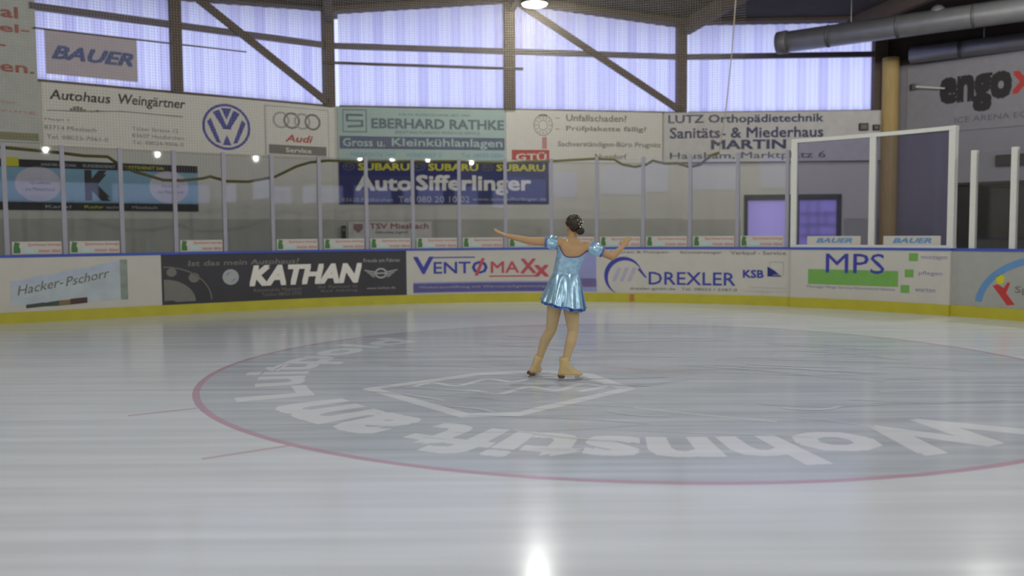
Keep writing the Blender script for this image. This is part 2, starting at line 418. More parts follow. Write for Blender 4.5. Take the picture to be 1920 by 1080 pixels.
window(4, WM, 4.4, 8.66, [(SILL, GIRT), (GIRT, 6.9)], lambda u: topM(u) + 0.05)
window(5, WR, 0.12, 4.76, [(SILL, GIRT), (GIRT, 6.75)], lambda u: topR(u) + 0.05)
for i in range(6): window(6 + i, WS2, i * 9.0 + 4.5, i * 9.0 + 9.0, [(4.3, 5.9)], far=True, wid=4.5)
for i in range(4): window(12 + i, WBK, 1.0 + i * 9, 9.0 + i * 9, [(4.3, 5.9)], far=True, wid=4.0)
for i in range(6): window(16 + i, WLS, 2 + i * 9, 8.5 + i * 9, [(3.4, 4.9)], far=True, wid=3.25)
solid(WBK, 'wall_rear_pier', WALL, [(0, 1.0, 4.3, 5.9)] + [(9.0 + i * 9, 10.0 + i * 9, 4.3, 5.9) for i in range(3)] + [(36.0, max(36.2, WBK.len), 4.3, 5.9)])
solid(WLS, 'wall_left_side_pier', WALL, [(0, 2, 3.4, 4.9)] + [(8.5 + i * 9, 11 + i * 9, 3.4, 4.9) for i in range(5)] + [(53.5, max(53.7, WLS.len), 3.4, 4.9)])

# frame: posts, girts, eaves beams, braces
def trim(name, g, m): return struct(name, g, m)
tn = [10]
def T(): tn[0] += 1; return 'trim_%d' % tn[0]
for S, u0, u1, zt in ((WL, 2.53, 2.73, 6.6), (WL, 6.0, 6.22, 6.9), (WM, 4.16, 4.42, 7.1), (WM, 8.62, 8.84, 6.8), (WR, 4.73, 5.05, 6.8)):
    trim(T(), G().add(*slab(S, u0, u1, SILL - 0.02, zt, -0.12, 0.14, 1)), BROWN)
for S, u0, u1 in ((WL, -0.1, 2.53), (WL, 2.73, 6.0), (WM, 0.06, 4.16), (WM, 4.42, 8.62), (WR, 0.08, 4.73)):
    trim(T(), G().add(*slab(S, u0, u1, GIRT - 0.065, GIRT + 0.065, -0.05, 0.06, 1)), BROWN2)
def beam(S, u0, u1, f_, m=BROWN, dep=0.30, h=0.55):
    v = []
    for u in (u0, u1): v += [S.P(u, f_(u), -0.10), S.P(u, f_(u) + h, -0.10), S.P(u, f_(u) + h, dep), S.P(u, f_(u), dep)]
    trim(T(), G().add(v, [(0, 1, 2, 3), (7, 6, 5, 4), (0, 4, 5, 1), (1, 5, 6, 2), (2, 6, 7, 3), (3, 7, 4, 0)]), m)
beam(WL, -0.3, 6.2, topL); beam(WM, 0.0, 4.3, topM); beam(WM, 4.3, 8.8, lambda u: 7.07 - (u - 4.3) * 0.098); beam(WR, 0.0, 5.1, topR)
for S, a, b in ((WL, (3.05, 6.53), (6.04, 4.56)), (WM, (4.5, 7.06), (8.72, 4.52))):
    trim(T(), G().add(*bar(S.P(a[0], a[1], 0.09), S.P(b[0], b[1], 0.09), 0.10, 0.15, S.n.cross(S.t))), BROWN)
# thin tubes across the windows
g = G().add(*tube([WM.P(-0.17, 5.47, 0.2), WM.P(4.6, 5.45, 0.2)], 0.035)); o = g.obj('hanging_tube', mat('brown_tube', (98, 86, 84), 0.5, 0.2))
for u in (0.05, 4.3): G().add(*bar(WM.P(u, 5.46, 0.13), WM.P(u, 5.46, 0.24), 0.05, 0.05)).obj('bracket', BROWN, o)
tag(o, 'thin brown metal tube fixed across the middle window bay below the girt', 'tube')
# column at the corner
trim('column', G().add(*tube([WS.P(0.16, -0.05, 0.22), WS.P(0.16, 5.75, 0.22)], 0.2, 16)), WOOD)

# ceiling: gable over the middle wall, following the hall outline with a short overhang
bm = bmesh.new(); fo = outset(1.0); bm.faces.new([bm.verts.new(v) for v in fo])
mo = WM.P(4.3, 0)
def zc(p):
    t = (Vector((p[0], p[1], 0)) - mo).dot(WM.t)
    pr_ = [(-90, 6.15), (-11.5, 6.15), (-4.3, 6.72), (0, 7.14), (4.5, 6.76), (90, 6.76)]
    for (a, b), (c, d) in zip(pr_, pr_[1:]):
        if a <= t <= c: return b + (d - b) * (t - a) / (c - a)
    return 6.5
for t in (-11.5, -4.3, 0, 4.5):
    bmesh.ops.bisect_plane(bm, geom=bm.verts[:] + bm.edges[:] + bm.faces[:], plane_co=mo + WM.t * t, plane_no=WM.t)
for v in bm.verts: v.co.z = zc(v.co) + 0.02
bmesh.ops.recalc_face_normals(bm, faces=bm.faces)
r = bmesh.ops.extrude_face_region(bm, geom=bm.faces[:])
for v in r['geom']:
    if isinstance(v, bmesh.types.BMVert): v.co.z += 0.25
bmesh.ops.recalc_face_normals(bm, faces=bm.faces)
me = bpy.data.meshes.new('ceiling'); bm.to_mesh(me); bm.free(); me.materials.append(CEIL)
ceil = link(bpy.data.objects.new('ceiling', me)); ceil['kind'] = 'structure'
for i, (t, q0, q1) in enumerate(((-8.8, -3.0, -30), (-4.3, -0.2, -40), (0, -0.3, -45), (4.5, -0.2, -45), (8.5, -1.0, -45))):
    a, b = mo + WM.t * t + WM.n * (-q0), mo + WM.t * t + WM.n * (-q1)
    a.z = zc(a) - 0.16; b.z = zc(b) - 0.16
    G().add(*bar(a, b, 0.16, 0.36)).obj('rafter', BROWN, ceil)

# door in the corner wall
dr = struct('door_1', G().add(*slab(WR, DO0, DO0 + 0.09, 0, DOH, -0.12, 0.04, 1)).add(*slab(WR, DO1 - 0.09, DO1, 0, DOH, -0.12, 0.04, 1)).add(*slab(WR, DO0, DO1, DOH - 0.1, DOH + 0.04, -0.12, 0.04, 1)).add(*slab(WR, 2.66, 2.94, 0, DOH - 0.1, -0.12, 0.02, 1)), mat('door_frame_dark', (62, 62, 70), 0.5))
for a, b in ((DO0 + 0.09, 2.66), (2.94, DO1 - 0.09)):
    G().add(*slab(WR, a, b, 0.1, DOH - 0.1, -0.07, -0.055, 1)).obj('pane', DOORGLASS, dr)
for u, z0, z1 in ((3.18, 1.3, 2.26), (3.42, 1.2, 2.26), (3.62, 1.6, 2.0)): G().add(*slab(WR, u, u + 0.035, z0, z1, -0.16, -0.13, 1)).obj('glazing_bar', GREY, dr)
for z in (1.35, 1.62, 1.9): G().add(*slab(WR, 2.98, 3.9, z, z + 0.035, -0.16, -0.13, 1)).obj('glazing_bar', GREY, dr)

# ------------------------------------------------------------------ markings in the ice
CC = Vector((1.295, 9.513, 0))
class IceP:
    step = 0.3
    def P(s, u, z, off=0.0): return Vector((u, z, off))
IC = IceP()
def ice_part(name, pts, z, m):
    return mesh(name, [(x, y, z) for x, y in pts], [tuple(range(len(pts)))], m, ice)
ice_part('circle_field', [(CC.x + 4.5 * math.cos(2 * PI * i / 96), CC.y + 4.5 * math.sin(2 * PI * i / 96)) for i in range(96)], 0.0015, ICE_BLUE)
n = 96; v = []; f = []
for i in range(n):
    c, s = math.cos(2 * PI * i / n), math.sin(2 * PI * i / n); v += [(CC.x + 4.46 * c, CC.y + 4.46 * s, 0.003), (CC.x + 4.525 * c, CC.y + 4.525 * s, 0.003)]
    j = (i + 1) % n; f.append((2 * i, 2 * i + 1, 2 * j + 1, 2 * j))
mesh('circle_line', v, f, ICE_RED, ice)
def strip(name, a, b, wd, m, z=0.0022):
    a, b = Vector(a + (0,)), Vector(b + (0,)); x = (b - a).normalized().cross(Vector((0, 0, 1))) * wd / 2
    return mesh(name, [(p.x, p.y, z) for p in (a - x, b - x, b + x, a + x)], [(0, 1, 2, 3)], m, ice)
strip('hash_mark', (-2.05, 5.66), (-1.55, 6.02), 0.05, ICE_RED2); strip('hash_mark', (-3.15, 7.06), (-2.67, 7.37), 0.05, ICE_RED2)
strip('faded_line', (0.95, 9.45), (1.9, 9.1), 0.10, ICE_RED2, 0.004)
def arc_text(txt, deg0, deg1, r0, r1, bold):
    """clockwise lettering, tops outward"""
    v, f = glyphs(txt, bold); x0, x1 = min(a for a, b in v), max(a for a, b in v); y0, y1 = min(b for a, b in v), max(b for a, b in v)
    V = []; Fc = []; bd = bold * (r1 - r0) / (y1 - y0)
    for i, (dx, dz) in enumerate(((0, 0), (-1, -1), (1, -1), (1, 1), (-1, 1))):
        n_ = len(V)
        for a, b in v:
            t = math.radians(deg0 + (deg1 - deg0) * (a - x0) / (x1 - x0)) + dx * bd / 3.7; r_ = r0 + (r1 - r0) * (b - y0) / (y1 - y0) + dz * bd
            V.append((CC.x + r_ * math.cos(t), CC.y + r_ * math.sin(t), 0.0035 + 0.0002 * i))
        Fc += [tuple(q + n_ for q in p_) for p_ in f]
    return mesh('lettering', V, Fc, ICE_WHITE, ice)
arc_text('Wohnstift', -52, -122.5, 3.36, 4.12, 0.03)
arc_text('am', -127, -147.5, 3.36, 3.95, 0.035)
arc_text('Luitpold', -153.5, -222, 3.3, 4.15, 0.03)
# white outlined emblem
ep = [(-1.44, 8.25), (-0.42, 6.90), (0.06, 6.94), (0.22, 7.12), (1.16, 8.12), (0.84, 9.02), (0.34, 9.3), (-0.35, 9.16)]
ec = Vector((sum(a for a, b in ep) / len(ep), sum(b for a, b in ep) / len(ep), 0)); v = []; f = []
for i, (a, b) in enumerate(ep):
    q = Vector((a, b, 0)); d = (ec - q).normalized() * 0.17; v += [(a, b, 0.004), (a + d.x, b + d.y, 0.004)]; j = (i + 1) % len(ep); f.append((2 * i, 2 * i + 1, 2 * j + 1, 2 * j))
mesh('emblem_outline', v, f, ICE_WHITE, ice)
def swirl(pts, wd):
    v = []; f = []; P_ = [Vector(p + (0,)) for p in pts]
    for i, p in enumerate(P_):
        d = (P_[min(i + 1, len(P_) - 1)] - P_[max(0, i - 1)]).normalized(); x = Vector((-d.y, d.x, 0)) * wd / 2; v += [(p.x - x.x, p.y - x.y, 0.004), (p.x + x.x, p.y + x.y, 0.004)]
        if i: f.append((2 * i - 2, 2 * i, 2 * i + 1, 2 * i - 1))
    return v, f
def sm(fn, n=24): return [fn(i / (n - 1)) for i in range(n)]
g = G()
g.add(*swirl(sm(lambda t: (-0.95 + 1.5 * t, 8.35 + 0.55 * t + 0.14 * math.sin(t * 17))), 0.07))
g.add(*swirl(sm(lambda t: (-0.45 + 1.3 * t, 7.95 + 0.40 * t + 0.13 * math.sin(t * 15 + 1))), 0.08))
es = g.add(*swirl(sm(lambda t: (0.62 + 0.30 * math.sin(t * 2.6), 8.02 + 0.62 * t), 12), 0.07)); es.v = [(a, b, 0.0045) for a, b, c in es.v]; es.obj('emblem_script', ICE_WHITE, ice)['kind'] = 'stuff'
# skate scratches
for i in range(80):
    q_ = random.uniform(0, 2 * PI); r_ = 3.4 * math.sqrt(random.random()); x, y = CC.x + r_ * math.cos(q_), CC.y + r_ * math.sin(q_); a = random.choice((random.uniform(-0.5, 0.2), random.uniform(2.5, 2.9))); L = random.uniform(0.4, 1.7); cv = random.uniform(-0.12, 0.12)
    pts = [(x + L * (t - 0.5) * math.cos(a) - cv * math.sin(a) * (4 * t * (1 - t)) , y + L * (t - 0.5) * math.sin(a) + cv * math.cos(a) * 4 * t * (1 - t)) for t in (0, .25, .5, .75, 1)]
    g = G().add(*swirl(pts, random.choice((random.uniform(0.006, 0.016), random.uniform(0.02, 0.05))))); g.v = [(a_, b_, 0.006 + 0.0002 * i) for a_, b_, c_ in g.v]; g.obj('skate_scratch', ICE_SCR, ice)

for ch in ice.children:
    if sum(p_.normal.z * p_.area for p_ in ch.data.polygons) < 0: ch.data.flip_normals()
    ch.location.z = -ice.location.z + (ch.location.z + ice.location.z) * 0.16        # paint lies in the ice: layers a fraction of a millimetre apart
    for v_ in ch.data.vertices: v_.co.z *= 0.16

# ------------------------------------------------------------------ rink boards
KZ, BZ = 0.19, 1.15
def board(name, u0, u1, m, label, off=0.0, cat='rink board'):
    o = G().add(*slab(BD, u0, u1, KZ - 0.01, BZ - 0.03, -0.10 + off * 0, off)).obj(name, m)
    tag(o, label, cat)
    G().add(*slab(BD, u0, u1, 0.0, KZ, -0.10, 0.022 + off)).obj('kick_strip', YEL, o)
    G().add(*slab(BD, u0, u1, BZ - 0.03, BZ + 0.012, -0.12, 0.018 + off)).obj('top_rail', BLUE, o)
    return o
U_B = [-10.6, -2.10, 2.74, 6.81, 10.80, 13.75, 20.5]
b1 = board('dasher_board', U_B[0], U_B[1], WHITE2, 'white rink board with a tilted pale glacier picture and slanted dark lettering')
b2 = board('dasher_board', U_B[1], U_B[2], BOARDBLACK, 'black rink board with large white KATHAN lettering and a winged emblem')
b3 = board('dasher_board', U_B[2], U_B[3], WHITE2, 'white rink board behind the skater with blue and red VENTOMAXX lettering')
b4 = board('dasher_board', U_B[3], U_B[4], WHITE2, 'white rink board with blue DREXLER lettering and a blue swoosh')
b6 = board('dasher_board', U_B[5], U_B[6], BOARDGREY, 'grey rink board with a light blue arc and a red and yellow figure')
# board 1: glacier picture
E1 = 0.004
G().add(*quad(BD, -4.52, -2.78, 0.30, 0.72, E1, 0.33, 1.04)).obj('picture', PALEICE, b1)
G().add(*quad(BD, -4.50, -2.85, 0.62, 0.70, E1 + .003, 0.90, 1.0)).obj('picture_sky', mat('print_pale_blue', (176, 186, 204), 0.5, var=0.08), b1)
G().add(*quad(BD, -2.80, -2.68, 0.33, 1.05, E1 + .003)).obj('picture_edge', mat('print_moss', (138, 148, 136), 0.5, var=0.2), b1)
g = G().add(*quad(BD, -4.30, -4.02, 0.25, 0.31, E1 + .005, 0.27, 0.34)).add(*quad(BD, -4.02, -3.80, 0.27, 0.33, E1 + .005, 0.27, 0.36)).obj('picture_forest', mat('print_forest', (70, 84, 74), 0.5, var=0.3), b1)
G().add(*quad(BD, -3.80, -3.62, 0.27, 0.36, E1 + .005, 0.28, 0.37)).obj('picture_meadow', mat('print_ochre', (132, 112, 78), 0.5, var=0.2), b1)
G().add(*quad(BD, -3.62, -3.35, 0.28, 0.38, E1 + .005, 0.30, 0.40)).obj('picture_barn', mat('print_maroon', (82, 60, 56), 0.5, var=0.2), b1)
letters(BD, b1, mat('ink_olive', (110, 112, 102), 0.5), ('Hacker-', -4.42, -3.72, 0.47, 0.63, 0.0, 0.2, 0.14), ('Pschorr', -3.68, -2.98, 0.60, 0.76, 0.0, 0.2, 0.14), off=E1 + .006)
# board 2: black car advert
letters(BD, b2, WHITE, ('KATHAN', -0.46, 1.78, 0.50, 0.86, 0.045, 0.25), off=E1)
letters(BD, b2, GREY, ('Ist das mein Autohaus?', -1.62, 0.52, 0.90, 1.0, 0.02, 0.1), ('Automobile Miesbach', -0.42, 0.55, 0.36, 0.43), ('Telefon 08025-2920', -0.25, 0.55, 0.27, 0.34), ('Ihr Partner in', 0.9, 1.7, 0.38, 0.44), ('Bad Aibling', 0.95, 1.7, 0.29, 0.35), off=E1)
letters(BD, b2, LGREY, ('Freude am Fahren', 1.84, 2.6, 0.89, 0.97), ('www.kathan.de', 1.9, 2.5, 0.33, 0.38), off=E1)
G().add(*ring(BD, -2.06, 0.26, 0.86, 0.64, 0.02, E1, 0.0, PI * 0.5)).obj('wheel_print', GREY, b2)
G().add(*ring(BD, -2.06, 0.24, 0.56, 0.42, 0.36, E1, 0.0, PI * 0.5, 20, 0.40)).obj('tyre_print', GREY, b2)
G().add(*disc(BD, -1.52, 0.68, 0.10, 0.09, E1)).obj('wheel_highlight', GREY, b2)
G().add(*disc(BD, -1.92, 0.79, 0.09, 0.08, E1)).obj('wheel_highlight', GREY, b2)
o = G().add(*disc(BD, -0.84, 0.67, 0.155, 0.15, E1)).obj('roundel', LGREY, b2)
G().add(*disc(BD, -0.84, 0.67, 0.09, 0.09, E1 + .003, 12, PI / 2, PI)).add(*disc(BD, -0.84, 0.67, 0.09, 0.09, E1 + .003, 12, 1.5 * PI, 2 * PI)).obj('roundel_quarter', ARCBLUE, o)['kind'] = 'stuff'
g = G().add(*ring(BD, 2.2, 0.66, 0.13, 0.11, 0.035, E1)).add(*quad(BD, 2.09, 2.31, 0.645, 0.675, E1))
for s in (-1, 1):
    for q in range(3): G().add(*poly(BD, [(2.2 + s * 0.13, 0.70 - q * 0.05), (2.2 + s * (0.36 - q * 0.06), 0.74 - q * 0.05), (2.2 + s * (0.33 - q * 0.06), 0.71 - q * 0.05), (2.2 + s * 0.13, 0.67 - q * 0.05)], E1)).obj('wing_feather', LGREY, b2)
g.obj('winged_emblem', LGREY, b2)
# board 3
G().add(*quad(BD, 2.88, 6.80, 0.22, 0.45, E1)).obj('blue_band', LILAC, b3)
G().add(*quad(BD, 2.88, 5.9, 0.235, 0.42, E1 + .003)).obj('dark_band', mat('print_indigo', (92, 88, 142), 0.5, var=0.08), b3)
letters(BD, b3, INKBLUE, ('V', 2.90, 3.30, 0.63, 0.98, 0.02), ('ENT', 3.32, 4.10, 0.63, 0.87, 0.012), ('O', 4.14, 4.46, 0.62, 0.88, 0.02), off=E1)
letters(BD, b3, mat('ink_crimson', (186, 82, 92), 0.5), ('/', 4.20, 4.40, 0.58, 0.94, 0.01), ('MA', 4.54, 5.14, 0.63, 0.87, 0.01), ('X', 5.18, 5.50, 0.62, 0.92, 0.02), ('x', 5.48, 5.77, 0.55, 0.78, 0.02), off=E1 + .004)
G().add(*quad(BD, 3.22, 4.20, 0.955, 0.98, E1)).obj('blue_rule', INKBLUE, b3)
G().add(*quad(BD, 4.50, 5.55, 0.545, 0.57, E1)).obj('red_rule', RED, b3)
letters(BD, b3, LGREY, ('Wohnraumlüftung mit Wärmerückgewinnung', 3.0, 5.7, 0.30, 0.37), off=E1 + .005)
G().add(*quad(BD, 5.98, 6.79, 0.46, 1.10, E1)).obj('photo_sky', LILAC, b3)
G().add(*quad(BD, 5.98, 6.79, 0.32, 0.50, E1 + .003)).obj('photo_roof', LILAC2, b3)
# board 4
g = G()
def arcpts(c, rr, zz, a0, a1, n): return [(c[0] + rr * math.cos(a0 + (a1 - a0) * i / n), c[1] + zz * math.sin(a0 + (a1 - a0) * i / n)) for i in range(n + 1)]
o_ = arcpts((7.36, 0.56), 0.40, 0.40, math.radians(250), math.radians(20), 30); i_ = arcpts((7.37, 0.54), 0.32, 0.33, math.radians(250), math.radians(20), 30)
v = []; f = []
for q, ((a, b), (c, d)) in enumerate(zip(o_, i_)):
    kk = math.sin(PI * q / 30) ** 0.7; c, d = a + (c - a) * kk, b + (d - b) * kk
    v += [BD.P(a, b, E1), BD.P(c, d, E1)]
    if q: f.append((2 * q - 2, 2 * q, 2 * q + 1, 2 * q - 1))
G().add(v, f).add(*poly(BD, [(7.66, 0.70), (7.72, 0.72), (7.86, 0.52), (7.82, 0.52)], E1)).obj('swoosh', INKBLUE, b4)
letters(BD, b4, mat('ink_pale_lilac', (176, 172, 190), 0.5), ('///', 7.15, 7.62, 0.45, 0.72, 0.03), off=E1)
letters(BD, b4, INKBLUE, ('DREXLER', 7.90, 9.68, 0.38, 0.64, 0.008), ('KSB', 9.84, 10.24, 0.55, 0.70, 0.03), off=E1)
letters(BD, b4, GREY, ('Motoren & Pumpen', 7.02, 8.30, 1.02, 1.08, 0.01), ('Stromerzeuger', 8.55, 9.40, 1.01, 1.08, 0.01), ('Verkauf - Service', 9.58, 10.68, 1.01, 1.08, 0.01), ('drexler-gmbh.de   Tel. 08022 / 2387-0', 7.5, 9.72, 0.25, 0.32, 0.01), off=E1)
letters(BD, b4, LGREY, ('Pumpen und Armaturen', 9.95, 10.72, 0.33, 0.37), ('Vertragspartner', 9.85, 10.70, 0.26, 0.30), off=E1)
g = G().add(*ring(BD, 10.5, 0.74, 0.20, 0.19, 0.02, E1, PI / 4, 2.25 * PI, 4)).obj('logo_frame', LGREY, b4)
G().add(*poly(BD, [(10.32, 0.58), (10.60, 0.58), (10.46, 0.70), (10.32, 0.78)], E1)).obj('logo_mark', NAVY, b4)
G().add(*slab(BD, 7.50, 7.60, 0.02, 0.17, 0.022, 0.026)).obj('red_mark', mat('kick_red_mark', (176, 120, 70), 0.5), b4)
# board 6
G().add(*ring(BD, 15.3, 0.20, 1.15, 0.86, 0.11, E1, PI * 0.08, PI * 0.97)).obj('blue_arc', ARCBLUE, b6)
G().add(*disc(BD, 14.56, 0.66, 0.07, 0.08, E1)).obj('figure_head', YELINK, b6)
G().add(*poly(BD, [(14.44, 0.55), (14.52, 0.58), (14.62, 0.52), (14.68, 0.62), (14.72, 0.60), (14.66, 0.44), (14.80, 0.26), (14.68, 0.24), (14.56, 0.40)], E1)).obj('figure_body', RED, b6)
letters(BD, b6, GREY, ('Sportverein', 14.8, 15.9, 0.42, 0.56, 0.01), off=E1)

# ------------------------------------------------------------------ gate in the boards
OFF = 0.07
gate = board('rink_gate', 10.80, 13.75, WHITE2, 'rink gate with white framed glass top, MPS lettering and green block below', OFF, 'gate')
for u in (10.83, 12.31, 13.72):
    G().add(*slab(BD, u - 0.055, u + 0.055, BZ + 0.01, 3.22, -0.06, 0.05)).obj('gate_post', WPOST, gate)
G().add(*slab(BD, 10.78, 13.78, 3.17, 3.24, -0.06, 0.055)).obj('gate_top_rail', WPOST, gate)
G().add(*slab(BD, 10.78, 13.78, BZ + 0.012, BZ + 0.06, -0.06, 0.055)).obj('gate_bottom_rail', WPOST, gate)
for a, b in ((10.88, 12.26), (12.36, 13.67)):
    G().add(*slab(BD, a, b, BZ + 0.06, 3.17, -0.008, 0.004)).obj('pane', GLASS_HAZE, gate)
G().add(*quad(BD, 11.14, 12.83, 0.46, 0.745, OFF + E1)).obj('green_block', GREEN, gate)
letters(BD, gate, INKBLUE, ('MPS', 11.48, 12.58, 0.68, 1.05, 0.0), off=OFF + E1 + .003)
letters(BD, gate, mat('ink_dull_lilac', (132, 130, 166), 0.5), ('montagen', 13.24, 13.70, 0.95, 1.03), ('pflegen', 13.2, 13.62, 0.67, 0.76), ('warten', 13.14, 13.5, 0.39, 0.46), ('Montage Pflege Service Hausmeisterdienste', 11.12, 12.78, 0.37, 0.44), off=OFF + E1)
for i, (a, b) in enumerate(((13.02, 0.93), (12.95, 0.64), (12.88, 0.36))):
    G().add(*quad(BD, a, a + 0.16, b, b + 0.14, OFF + E1)).obj('green_square', GREEN, gate)
for i, (a, b) in enumerate(((11.10, 12.11), (12.53, 13.55))):
    o = G().add(*slab(BD, a, b, BZ + 0.062, 1.375, 0.012, 0.03)).obj('name_plate', WHITE2)
    tag(o, 'white plate with blue lettering on the gate glass, ' + ('nearer the door' if i == 0 else 'nearer the broad posts'), 'plate', 'lettered plates on the gate glass')
    letters(BD, o, ARCBLUE, ('BAUER', a + 0.18, b - 0.16, 1.25, 1.335, 0.03, 0.3), off=0.033)

# ------------------------------------------------------------------ glass screens
PU = [-8.2, -7.3, -6.4, -5.46, -4.54, -3.66, -2.73, -1.81, -0.91, 0.02, 0.97, 1.93, 2.90, 3.88, 4.86, 5.84, 6.80, 7.77, 8.74, 9.70, 10.68]
scr = empty('rink_glass_screen', BD.P(1.0, BZ + 0.012, -0.05)); tag(scr, 'long curved row of clear glass panes and slim posts on the end boards', 'glass screen')
for i, u in enumerate(PU):
    G().add(*slab(BD, u - 0.035, u + 0.035, BZ + 0.012, 3.05, -0.085, -0.02, 1)).obj('post', ALU, scr)
for a, b in zip(PU, PU[1:]):
    G().add(*slab(BD, a + 0.035, b - 0.035, BZ + 0.014, 3.03, -0.058, -0.046, 1)).obj('pane', GLASS, scr)
sc2 = empty('rink_glass_screen', BD.P(15.5, BZ + 0.012, -0.05)); tag(sc2, 'lower glass screen with broad white posts beside the gate, above the grey board', 'glass screen')
PU2 = [14.06, 14.72, 15.7, 16.7, 17.7, 18.7]
for u in PU2: G().add(*slab(BD, u - 0.045, u + 0.045, BZ + 0.012, 2.8, -0.09, -0.01, 1)).obj('post', WPOST, sc2)
for a, b in zip(PU2, PU2[1:]): G().add(*slab(BD, a + 0.045, b - 0.045, BZ + 0.014, 2.75, -0.056, -0.044, 1)).obj('pane', GLASS, sc2)

# small sponsor plates at the foot of the panes
where = {3: 'at the very edge of the picture above the glacier picture', 4: 'above the glacier picture, the farther from the black board', 5: 'above the glacier picture, the nearer to the black board', 7: 'above the black board, alone between two bare panes',
         9: 'above the white letters KATHAN, first of the unbroken row', 10: 'second in the unbroken row, above the end of KATHAN', 11: 'third in the unbroken row, above the winged emblem', 12: 'fourth in the unbroken row, above the V of VENTOMAXX',
         13: 'fifth in the unbroken row, above the middle of VENTOMAXX', 14: "beside the skater's raised hand side shoulder, above the end of VENTOMAXX", 15: 'half hidden behind the skater at her head', 16: "behind the skater's bent arm above the blue swoosh",
         17: 'above the D and R of DREXLER', 18: 'above the end of DREXLER', 19: 'next to the gate, last of the row'}
where[14] = "behind the skater's puffed sleeve, above the end of VENTOMAXX"
for i in (4, 5, 7, 9, 10, 11, 12, 13, 14, 15, 16, 17, 18, 19):
    a, b = PU[i] + 0.07, PU[i + 1] - 0.06
    o = G().add(*slab(BD, a, b, BZ + 0.02, 1.385, -0.044, -0.034)).obj('sponsor_plate', WHITE2)
    tag(o, 'small white plate with red lines, ' + where[i], 'plate', 'small sponsor plates at the foot of the rink glass')
    letters(BD, o, PALERED, ('Sparkasse bewegt', a + 0.24, b - 0.01, 1.30, 1.36, 0.02), ('immer dabei', a + 0.40, b - 0.02, 1.20, 1.26, 0.02), off=-0.031)
    G().add(*poly(BD, [(a + 0.02, 1.19), (a + 0.12, 1.19), (a + 0.12, 1.27), (a + 0.10, 1.30), (a + 0.12, 1.36), (a + 0.04, 1.38), (a + 0.02, 1.28)], -0.031)).obj('green_mark', DGREEN, o)
    G().add(*poly(BD, [(a + 0.18, 1.19), (a + 0.42, 1.19), (a + 0.24, 1.28), (a + 0.18, 1.28)], -0.031)).obj('mint_corner', mat('ink_mint', (182, 204, 200), 0.5), o)

# ------------------------------------------------------------------ protective net and its hem rope
RP = [(-10.4, 3.05), (-8.0, 3.03), (-6.0, 3.0), (-4.58, 2.98), (-3.71, 2.93), (-3.3, 2.89), (-2.91, 2.89), (-2.74, 2.76), (-2.44, 2.63), (-1.98, 2.5), (-1.65, 2.5), (-1.27, 2.55), (-1.13, 2.59), (-0.82, 2.51), (-0.41, 2.51), (0.12, 2.62), (0.55, 2.84), (0.82, 2.93), (1.2, 2.98), (2.0, 2.97), (2.75, 2.99), (3.87, 3.01), (4.3, 2.98), (4.78, 2.97), (5.29, 3.0), (5.91, 3.01), (6.7, 3.04), (7.15, 3.02), (7.32, 2.91), (7.59, 2.85), (7.82, 2.89), (7.95, 2.97), (8.21, 2.9), (8.46, 2.9), (8.7, 2.81), (8.91, 2.85), (9.13, 3.03), (9.3, 3.08)]
NO = -0.16
def hem(u):
    for (a, b), (c, d) in zip(RP, RP[1:]):
        if a <= u <= c: return b + (d - b) * (u - a) / (c - a)
    return 3.08
net = empty('safety_net', BD.P(0, 3.0, NO)); tag(net, 'fine mesh safety net hanging above the rink glass in front of the windows', 'net')
edge = [(9.3, 3.08), (9.43, 3.98), (9.53, 5.02), (9.6, 6.1), (9.66, 6.9)]
pts = [BD.P(u, z, NO) for u, z in RP]
G().add(*tube(pts, 0.03, 6)).obj('hem_rope', ROPE, net)
G().add(*tube([BD.P(u, z, NO) for u, z in edge], 0.012, 6)).obj('edge_cord', NET, net)
g = G(); NZ = 6.75; cell = 0.05; hw = 0.0016
def strand(p, q, x, y):
    k = len(g.v)
    for c in (p, q): g.v += [tuple(c + x), tuple(c - x * 0.5 + y), tuple(c - x * 0.5 - y)]
    g.f += [(k, k + 1, k + 4, k + 3), (k + 1, k + 2, k + 5, k + 4), (k + 2, k, k + 3, k + 5)]
u = -10.0
while u < 9.35:
    p, q = BD.P(u, hem(u), NO), BD.P(u + (0.3 if u > 9 else 0) * 0, NZ if u > -8 else 6.2, NO); strand(p, q, Vector((hw * 1.4, 0, 0)), Vector((0, hw, 0))); u += cell
z = 3.0
while z < NZ:
    u = -10.0
    while u < 9.4:
        u2 = u + 0.6
        if hem(u) <= z + 0.02 and hem(u2) <= z + 0.02: strand(BD.P(u, z, NO), BD.P(u2, z, NO), Vector((0, 0, hw * 1.4)), Vector((0, hw, 0)))
        u = u2
    z += cell
o = g.obj('mesh_netting', NET, net); o['kind'] = 'stuff'

# ------------------------------------------------------------------ signs on the walls
def sign(name, S, u0, u1, z0, z1, m, label, cat='sign', th=0.03, o0=0.0):
    return tag(G().add(*slab(S, u0, u1, z0, z1, o0, o0 + th, 1)).obj(name, m), label, cat)
SO = 0.034
